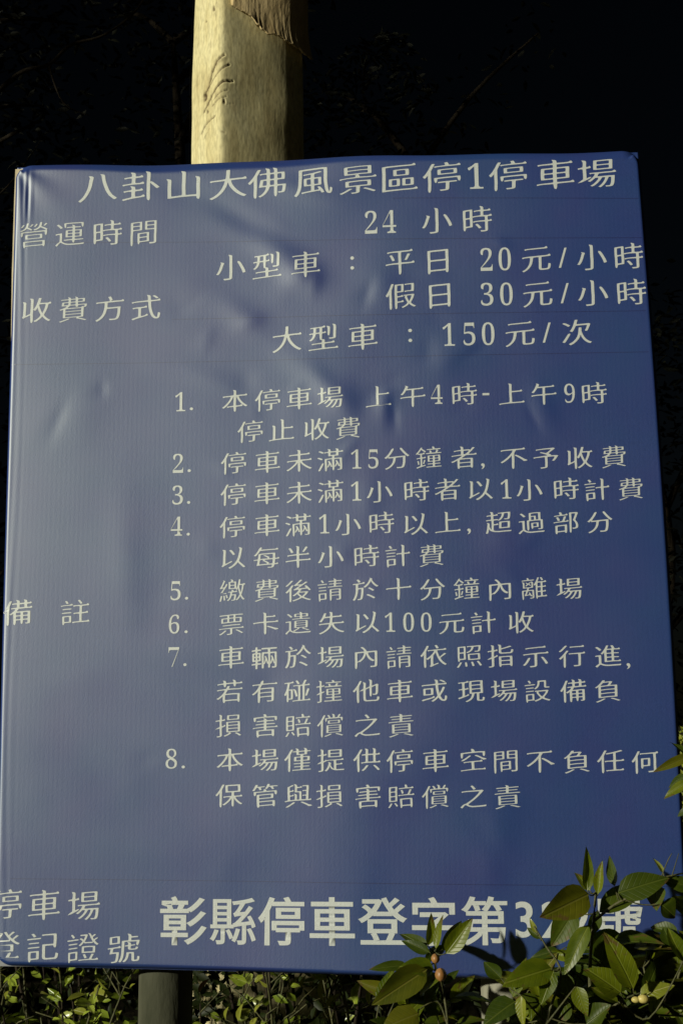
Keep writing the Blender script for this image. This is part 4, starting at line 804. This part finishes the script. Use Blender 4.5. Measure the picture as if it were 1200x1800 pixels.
def flap():
    n = 440
    ox, oy = trunk_outline(n)
    ex = np.array([p[0] for p in FLAP_EDGE]); ez = np.array([p[1] for p in FLAP_EDGE])
    cols = [i for i in range(n) if (oy[i] < -.002) and TC[0]+ox[i]*1.19 > ex[0]]
    V, F = [], []; rows_ = 60
    rnd = random.Random(3)
    jag = [0]
    for _ in cols: jag.append(jag[-1]*.8 + rnd.uniform(-.0035, .0035))
    for j, i in enumerate(cols):
        nrm = math.hypot(ox[i], oy[i])
        x_at = TC[0]+ox[i]*1.19
        back = max(0, oy[i]) * .5
        zb = float(np.interp(x_at, ex, ez)) + jag[j] - back
        side = min(1, j/6)
        for k in range(rows_):
            t = k/(rows_-1); z = zb + (4.75-zb)*t**1.5
            s = 1.235-.085*(z-3.54)
            off = (.010 + .020*(j/len(cols)) + .016*math.exp(-(z-zb)/.05) + -.0 + .002*noise.noise(Vector((x_at*22, oy[i]*22, z*9))) + .0008*noise.noise(Vector((x_at*60, oy[i]*60, z*20))))*side + .001
            x = TC[0]+trunk_lean(z)+ox[i]*s; y = TC[1]+oy[i]*s
            V.append((x+ox[i]/nrm*off, y+oy[i]/nrm*off, z)); V.append((x+ox[i]/nrm*(off-.009), y+oy[i]/nrm*(off-.009), z+.001))
    m_ = rows_*2
    for j in range(len(cols)-1):
        for k in range(rows_-1):
            a = j*m_+k*2; b = (j+1)*m_+k*2
            F.append((a, b, b+2, a+2)); F.append((a+1, a+3, b+3, b+1))
        a = j*m_; b = (j+1)*m_; F.append((a, a+1, b+1, b))
    for k in range(rows_-1):
        a = k*2; F.append((a, a+2, a+3, a+1)); b = (len(cols)-1)*m_+k*2; F.append((b, b+1, b+3, b+2))
    o = mesh_obj('bark_flap', V, F, M['flap'], tree); o['label'] = 'loose brown plate of bark with a ragged lower edge'
flap()

# ---------------------------------------------------------------- leaf meshes, shared
def leaf_mesh(name, mat, fold, arch, wide, twist=0.0, nseg=8, serr=0.0):
    V, F = [], []
    for i in range(nseg+1):
        t = i/nseg
        w = .5*(math.sin(math.pi*min(1, t**wide))**.8)*(1-.25*t) if 0 < t < 1 else 0.0
        w *= 1 + serr*math.sin(t*40)
        for k in (-1, -.5, 0, .5, 1):
            x = k*w
            z = fold*abs(x) - arch*t*t + .02*math.sin(t*9+k*2)*(abs(k))
            tw = twist*t
            V.append((x*math.cos(tw)-z*math.sin(tw), t, x*math.sin(tw)+z*math.cos(tw)))
    for i in range(nseg):
        for k in range(4):
            a = i*5+k
            F.append((a, a+1, a+6, a+5))
    me = bpy.data.meshes.new(name); me.from_pydata(V, [], F)
    me.polygons.foreach_set('use_smooth', [True]*len(F)); me.materials.append(mat); me.update()
    return me
SH = {}
for tone in 'gdoy':
    SH[tone] = [leaf_mesh('leaf', M[tone], .45, .10, .80, .2), leaf_mesh('leaf', M[tone], .30, .22, .72, -.4), leaf_mesh('leaf', M[tone], .6, -.08, .85, .5), leaf_mesh('leaf', M[tone], .2, .3, .78, .1)]
SH['b'] = [leaf_mesh('leaf', M['b'], .7, .3, .8, 1.2)]
SH['h'] = [leaf_mesh('leaf', M['h'], f_, a_, .75, t_, 5) for f_, a_, t_ in ((.4, .1, 0), (.2, .25, .5), (.6, -.1, -.4))]
SH['hy'] = [leaf_mesh('leaf', M['y'], .3, .15, .75, .2, 5)]

def leaf_matrix(base, tip, width, roll=0.0, face=(.05, -.85, .5)):
    base = Vector(base); tip = Vector(tip); y = tip-base; L = y.length; y = y/L
    nrm = Vector(face); nrm = (nrm - y*nrm.dot(y)).normalized()
    nrm = Matrix.Rotation(R_(roll), 3, y) @ nrm
    x = y.cross(nrm).normalized(); nrm = x.cross(y)
    m = Matrix.Identity(4)
    for j in range(3):
        m[j][0] = x[j]*width; m[j][1] = y[j]*L; m[j][2] = nrm[j]*max(width, L*.6)
        m[j][3] = base[j]
    return m

def add_leaf(mesh, m, parent, name='leaf'):
    o = bpy.data.objects.new(name, mesh); scene.collection.objects.link(o); o.parent = parent
    mm = m.copy(); mm.translation = m.translation - Vector(parent.location)
    o.matrix_local = mm
    return o

rnd = random.Random(11)
LAB = {'A': ('glossy-leaved shrub with two orange buds below the bold characters', (.19, -.13)),
       'B': ('tallest shrub before the sign, upright tip leaf over its lower right corner', (.42, -.13)),
       'C': ('low leafy shrub between the orange-budded one and the tall one, with one thin bud stalk', (.34, -.16)),
       'G': ('shrub at the right edge whose narrow leaves poke in beside the eighth rule', (.66, -.16)),
       'D': ('dark dense shrub in the lower right corner under the tall shrub', (.53, -.10))}
def fill_leaves(t, n, x0, x1, z0, z1, y0, y1, seed):
    rr = random.Random(seed)
    for _ in range(n):
        p = Vector((rr.uniform(x0, x1), rr.uniform(y0, y1), rr.uniform(z0, z1)))
        a = rr.uniform(-.6, 3.7); L = rr.uniform(.05, .085)
        d = Vector((math.cos(a)*.8, rr.uniform(-.5, .3), math.sin(a)*.75)).normalized()*L
        if p.x < .575 and max(p.z, p.z+d.z) > 1.258:
            continue
        add_leaf(rr.choice(SH[rr.choice('dddggo')]), leaf_matrix(p, p+d, L*rr.uniform(.36, .5), rr.uniform(-50, 50), (rr.uniform(-.6, .3), -.85, rr.uniform(.1, .8))), t)
        V, F = tube([([p-d*.25+Vector((0, .01, -.012)), p], .0015, .001)], 5); mesh_obj('stalk', V, F, M['twig'], t)
FILL = {'A': (22, .08, .21, 1.08, 1.17, -.11, -.03), 'B': (40, .36, .56, 1.12, 1.30, -.12, -.04), 'C': (22, .30, .42, 1.08, 1.19, -.11, -.03), 'D': (64, .43, .68, 1.08, 1.27, -.13, -.03)}
for key, data in SHRUBS.items():
    lab, (bx, by) = LAB[key]
    t = empty('leafy_shrub', lab, 'shrub', (bx, by, 0), 'shrubs growing in front of the sign')
    paths = []
    for i, (pts, r) in enumerate(data['stems']):
        p = [Vector(q) for q in pts]
        if i == 0:
            p = [Vector((bx, by, -.05)), Vector((bx+.01, by, .45))] + p
        paths.append((smooth_path(p, 5), r*1.3 if i == 0 else r, r*.5))
    for pth in paths:
        V, F = tube([pth], 7); mesh_obj('stem', V, F, M['twig'], t)
    skeleton = [q for pth in paths for q in pth[0]]
    for (b, tp, w, tone, roll) in data['leaves']:
        ms = SH[tone]
        add_leaf(ms[rnd.randrange(len(ms))], leaf_matrix(b, tp, w*1.14, roll + rnd.uniform(-14, 14), (rnd.uniform(-.25, .15), -.85, .45)), t)
        # leaf stalk back to the nearest stem point
        near = min(skeleton, key=lambda q: (q-Vector(b)).length + (0 if q.z <= b[2]+.01 else .03))
        if .004 < (near-Vector(b)).length < .16:
            mid = (near+Vector(b))*.5 + Vector((0, 0, -.004))
            V, F = tube([(smooth_path([near, mid, Vector(b)], 3), .0013, .0009)], 5)
            mesh_obj('stalk', V, F, M['twig'], t)
    if key in FILL:
        n_, *box_ = FILL[key]; fill_leaves(t, n_, *box_, 300+n_)
    if key == 'A':
        for c, r in (((.177, -.135, 1.228), .007), ((.185, -.145, 1.205), .0095)):
            V, F = [], []
            for i in range(9):
                for k in range(14):
                    th = math.pi*i/8; ph = 2*math.pi*k/14; rr = r*(1+.06*math.sin(3*ph))
                    V.append((c[0]+rr*math.sin(th)*math.cos(ph), c[1]+rr*math.sin(th)*math.sin(ph), c[2]+rr*1.05*math.cos(th)))
            for i in range(8):
                for k in range(14):
                    F.append((i*14+k, (i+1)*14+k, (i+1)*14+(k+1) % 14, i*14+(k+1) % 14))
            mesh_obj('fruit', V, F, M['fruit'], t)
            V, F = tube([([(c[0], c[1], c[2]-r), (c[0]+.004, c[1]+.01, c[2]-r-.02)], .001, .001)], 5); mesh_obj('fruit_stalk', V, F, M['twig'], t)
    if key == 'D':
        for dx, r in ((0, .0075), (-.012, .0055)):
            c = (.503+dx, -.152, 1.171+dx*.1); V, F = [], []
            for i in range(8):
                for k in range(12):
                    th = math.pi*i/7; ph = 2*math.pi*k/12
                    V.append((c[0]+r*1.3*math.sin(th)*math.cos(ph), c[1]+r*math.sin(th)*math.sin(ph), c[2]+r*.9*math.cos(th)))
            for i in range(7):
                for k in range(12):
                    F.append((i*12+k, (i+1)*12+k, (i+1)*12+(k+1) % 12, i*12+(k+1) % 12))
            mesh_obj('flower_bud', V, F, M['budm'], t)

# ---------------------------------------------------------------- hedge plants under and behind the sign
def merged_leaves(name, mats_pts, mat, parent):
    """many small leaves joined: list of (base, tip, width, roll, face)"""
    V, F = [], []
    for base, tip, w, roll, face in mats_pts:
        m = leaf_matrix(base, tip, w, roll, face); b = len(V)
        for x, y, z in ((0, 0, 0), (-.38, .35, .12), (0, .4, -.02), (.38, .35, .12), (-.3, .7, .08), (0, .72, -.06), (.3, .7, .08), (0, 1, -.12)):
            V.append(tuple(m @ Vector((x, y, z))))
        F += [(b, b+2, b+1), (b, b+3, b+2), (b+1, b+2, b+5, b+4), (b+2, b+3, b+6, b+5), (b+4, b+5, b+7), (b+5, b+6, b+7)]
    o = mesh_obj(name, V, F, mat, parent, True); o['kind'] = 'stuff'
    return o

HEDGE = [(-.86, .42, 'hedge plant at the far left under the lower left corner of the sign'),
         (-.56, .36, 'bright small-leaved hedge plant left of the left concrete post'),
         (-.20, .55, 'sparse hedge plant just right of the left concrete post'),
         (.02, .45, 'open hedge plant with bare twigs below the middle of the sign'),
         (.24, .60, 'hedge plant left of the right concrete post'),
         (.50, .55, 'hedge plant behind the right concrete post')]
hl = list(HEDGE_LEAVES)
for i, (hx, hy, lab) in enumerate(HEDGE):
    t = empty('hedge_plant', lab, 'hedge plant', (hx, hy, 0), 'hedge plants below the sign')
    rnd = random.Random(40+i)
    tips = []
    for s in range(9):
        a = rnd.uniform(0, 6.28); r = rnd.uniform(.04, .2)
        top = Vector((hx+math.cos(a)*r*1.1, hy+math.sin(a)*r*.8, rnd.uniform(.98, 1.2)))
        mid = Vector((hx+math.cos(a)*r*.4+rnd.uniform(-.03, .03), hy+math.sin(a)*r*.3, .65))
        pth = smooth_path([Vector((hx+rnd.uniform(-.03, .03), hy+rnd.uniform(-.03, .03), -.05)), mid, mid*.4+top*.6+Vector((rnd.uniform(-.03, .03), 0, 0)), top], 5)
        V, F = tube([(pth, .006, .0016)], 6); mesh_obj('branch', V, F, M['wood'] if s % 2 else M['twig'], t)
        for k in range(4):
            p = pth[rnd.randrange(9, len(pth)-1)]
            q = p + Vector((rnd.uniform(-.09, .09), rnd.uniform(-.07, .05), rnd.uniform(.03, .10)))
            V, F = tube([([p, (p+q)/2+Vector((0, 0, .008)), q], .0022, .001)], 5); mesh_obj('twig', V, F, M['twig'], t)
            tips.append((p, q))
        tips.append((pth[-4], pth[-1]))
    dens = [60, 80, 25, 22, 45, 60][i]
    per = 0
    merged = []
    for k in range(dens*4):
        p, q = rnd.choice(tips)
        u = rnd.random(); b = p.lerp(q, u) + Vector((rnd.gauss(0, .012), rnd.gauss(0, .014), rnd.gauss(0, .014)))
        a = rnd.uniform(0, 6.28); L = rnd.uniform(.016, .040)
        d = Vector((math.cos(a), math.sin(a)*.7, rnd.uniform(-.5, .8))).normalized()*L
        face = (rnd.uniform(-1, .5), rnd.uniform(-1, .3), rnd.uniform(-.2, 1))
        w = L*rnd.uniform(.5, .7)
        if per < 60 and .95 < b.z < 1.2 and b.y < hy and k % 2 == 0:
            ms = SH['h'] if rnd.random() < .8 else SH['hy']
            add_leaf(rnd.choice(ms), leaf_matrix(b, b+d*1.1, w*1.1, rnd.uniform(-40, 40), face), t); per += 1
        else:
            b = b + Vector((0, .05, rnd.uniform(-.25, 0)))
            merged.append((b, b+d, w, rnd.uniform(-60, 60), face))
    merged_leaves('foliage', merged, M['h'], t)
    mine = [l for l in hl if min(range(len(HEDGE)), key=lambda j: abs(HEDGE[j][0]-l[0][0])) == i]
    for b, tp, w, tone in mine:
        ms = SH['h'] if tone == 'g' else SH['b'] if tone == 'b' else SH['hy']
        add_leaf(rnd.choice(ms), leaf_matrix(b, tp, w, rnd.uniform(-25, 25), (-.6, -.7, .3)), t)
        p = Vector(b); q = min((q_ for _, q_ in tips), key=lambda e: (e-p).length)
        V, F = tube([([q, (p+q)/2+Vector((0, 0, -.01)), p], .0014, .0008)], 5); mesh_obj('twig', V, F, M['twig'], t)

# taller hedge added behind them, its dark shade put into the leaf colour
for i, hx in enumerate((-3.3, -2.6, -1.95, -1.3, -.72, -.15, .42, .95)):  # bushes outside the left edge are unseen, added to shade the hedge
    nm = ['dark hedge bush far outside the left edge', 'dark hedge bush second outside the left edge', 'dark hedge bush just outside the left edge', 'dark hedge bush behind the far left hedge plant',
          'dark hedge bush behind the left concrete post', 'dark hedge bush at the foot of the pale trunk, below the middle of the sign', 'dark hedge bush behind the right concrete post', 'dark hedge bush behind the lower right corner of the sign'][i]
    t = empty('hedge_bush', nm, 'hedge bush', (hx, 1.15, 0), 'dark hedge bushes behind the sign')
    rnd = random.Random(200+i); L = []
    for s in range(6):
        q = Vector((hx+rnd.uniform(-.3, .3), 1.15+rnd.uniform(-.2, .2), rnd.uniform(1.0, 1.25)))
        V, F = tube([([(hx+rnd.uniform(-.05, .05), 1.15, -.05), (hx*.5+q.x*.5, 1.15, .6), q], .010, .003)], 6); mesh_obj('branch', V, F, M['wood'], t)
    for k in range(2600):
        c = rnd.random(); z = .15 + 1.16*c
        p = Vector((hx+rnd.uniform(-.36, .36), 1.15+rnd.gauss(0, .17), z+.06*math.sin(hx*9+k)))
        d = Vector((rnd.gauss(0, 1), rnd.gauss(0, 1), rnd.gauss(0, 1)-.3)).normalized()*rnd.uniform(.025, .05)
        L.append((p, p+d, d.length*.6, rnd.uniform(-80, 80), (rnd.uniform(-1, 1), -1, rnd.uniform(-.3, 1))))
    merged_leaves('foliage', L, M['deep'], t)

# clipped bush beyond the right edge of the sign
def clipped_bush(name, lab, cx, cy, rx, ry, top, n, seed, size=.02):
    t = empty(name, lab, 'bush', (cx, cy, 0))
    rnd = random.Random(seed); L = []
    for _ in range(n):
        a = rnd.uniform(0, 6.28); c = rnd.uniform(-.9, 1); s = math.sqrt(1-abs(c)**3.5)
        rr = 1 - rnd.random()**3*.35 + .06*math.sin(5*a)*s
        zc = top*.52
        p = Vector((cx+rx*rr*s*math.cos(a), cy+ry*rr*s*math.sin(a), zc+(top-zc)*rr*c+rnd.gauss(0, .012)))
        out_ = Vector((s*math.cos(a), s*math.sin(a), c)) + Vector((rnd.gauss(0, .6), rnd.gauss(0, .6), rnd.gauss(0, .6)+.3))
        Lf = size*rnd.uniform(.6, 1.5)
        L.append((p, p+out_.normalized()*Lf, Lf*.5, rnd.uniform(-90, 90), (rnd.uniform(-1, 1), -1, rnd.uniform(-.5, 1))))
    merged_leaves('foliage', L, M['bush'], t)
    V, F = tube([([(cx, cy, -.05), (cx+.02, cy, top*.35), (cx, cy, top*.6)], .03, .015)], 8); mesh_obj('stem', V, F, M['wood'], t)
    for k in range(7):
        a = k*.9; V, F = tube([([(cx, cy, top*.3), (cx+math.cos(a)*rx*.5, cy+math.sin(a)*ry*.5, top*.6), (cx+math.cos(a)*rx*.8, cy+math.sin(a)*ry*.8, top*.8)], .012, .003)], 6)
        mesh_obj('branch', V, F, M['wood'], t)
clipped_bush('clipped_bush', 'dense yellow-green clipped bush beyond the right edge of the sign', 1.30, 1.70, .52, .55, 1.66, 15000, 5, .022)

# ---------------------------------------------------------------- trees in the dark
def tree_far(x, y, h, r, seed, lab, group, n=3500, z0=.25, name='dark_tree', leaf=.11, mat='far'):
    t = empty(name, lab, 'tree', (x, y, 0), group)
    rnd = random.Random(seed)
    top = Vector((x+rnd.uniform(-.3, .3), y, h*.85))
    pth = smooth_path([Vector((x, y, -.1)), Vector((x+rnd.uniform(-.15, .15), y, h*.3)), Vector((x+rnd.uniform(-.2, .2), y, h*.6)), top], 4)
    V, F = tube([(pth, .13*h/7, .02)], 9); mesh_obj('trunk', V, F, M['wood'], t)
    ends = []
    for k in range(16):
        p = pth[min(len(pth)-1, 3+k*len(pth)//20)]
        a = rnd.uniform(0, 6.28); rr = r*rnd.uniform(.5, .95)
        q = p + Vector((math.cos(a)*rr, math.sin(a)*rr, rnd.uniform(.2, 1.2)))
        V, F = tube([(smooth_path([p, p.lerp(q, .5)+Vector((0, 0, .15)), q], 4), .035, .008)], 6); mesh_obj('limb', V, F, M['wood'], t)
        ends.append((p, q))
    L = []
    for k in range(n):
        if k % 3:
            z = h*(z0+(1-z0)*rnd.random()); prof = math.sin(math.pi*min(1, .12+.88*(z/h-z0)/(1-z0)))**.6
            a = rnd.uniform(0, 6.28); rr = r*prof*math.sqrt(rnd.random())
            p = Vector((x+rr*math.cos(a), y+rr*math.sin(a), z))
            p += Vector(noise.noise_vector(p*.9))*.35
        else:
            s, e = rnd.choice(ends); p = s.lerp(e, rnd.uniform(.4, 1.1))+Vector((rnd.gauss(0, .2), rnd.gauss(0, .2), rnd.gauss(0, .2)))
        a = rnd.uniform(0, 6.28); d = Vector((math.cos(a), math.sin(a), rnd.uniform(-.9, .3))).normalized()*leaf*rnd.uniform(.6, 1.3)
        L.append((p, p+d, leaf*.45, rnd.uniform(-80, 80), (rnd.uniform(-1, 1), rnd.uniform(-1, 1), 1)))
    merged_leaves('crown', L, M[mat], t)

BGT = [(-3.6, 7.2, 8.5, 1.5, 'dark leafy tree in the upper left corner beyond the pale trunk'),
       (-1.9, 8.0, 9.0, 1.6, 'dark leafy tree close behind the pale trunk on its left'),
       (-.1, 8.6, 8.0, 1.5, 'dark leafy tree directly beyond the pale trunk'),
       (2.3, 9.0, 5.2, 1.5, 'dark leafy tree behind the right half of the sign')]
for i, (x, y, h, r, lab) in enumerate(BGT):
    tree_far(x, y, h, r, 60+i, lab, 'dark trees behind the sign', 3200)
for i, (x, y) in enumerate(((-5.3, 1.1), (-5.6, 2.7), (-5.4, 4.3), (-5.7, 5.9), (-5.5, 7.6))):  # unseen row added to keep the sun off the background trees
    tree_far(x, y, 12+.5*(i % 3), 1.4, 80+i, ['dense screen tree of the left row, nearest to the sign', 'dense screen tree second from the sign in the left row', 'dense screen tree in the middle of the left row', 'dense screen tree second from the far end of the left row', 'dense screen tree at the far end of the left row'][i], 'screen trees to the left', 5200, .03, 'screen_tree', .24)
# bare branch crossing the upper left corner, on a thin tree of its own
t = empty('bare_tree', 'thin bare tree whose branch crosses the dark upper left corner', 'tree', (-2.75, 5.0, 0))
V, F = tube([(smooth_path([(-2.75, 5, -.1), (-2.7, 5, 2.5), (-2.62, 5, 4.5), (-2.6, 5, 5.3), (-2.7, 5, 7)], 4), .05, .02)], 8); mesh_obj('trunk', V, F, M['wood'], t)
for pts, r in (([(-2.6, 5, 5.4), (-2.3, 5, 5.7), (-2.1, 5, 5.76), (-1.96, 5, 5.89), (-1.75, 5, 5.95), (-1.54, 5, 6.12), (-1.4, 5, 6.4)], .016), ([(-2.1, 5, 5.76), (-2.0, 5, 5.5), (-1.8, 4.9, 5.35)], .008), ([(-2.62, 5, 4.7), (-2.3, 4.9, 4.9), (-2.1, 4.9, 5.2)], .008)):
    V, F = tube([(smooth_path(pts, 5), r, r*.3)], 7); mesh_obj('branch', V, F, M['wood'], t)
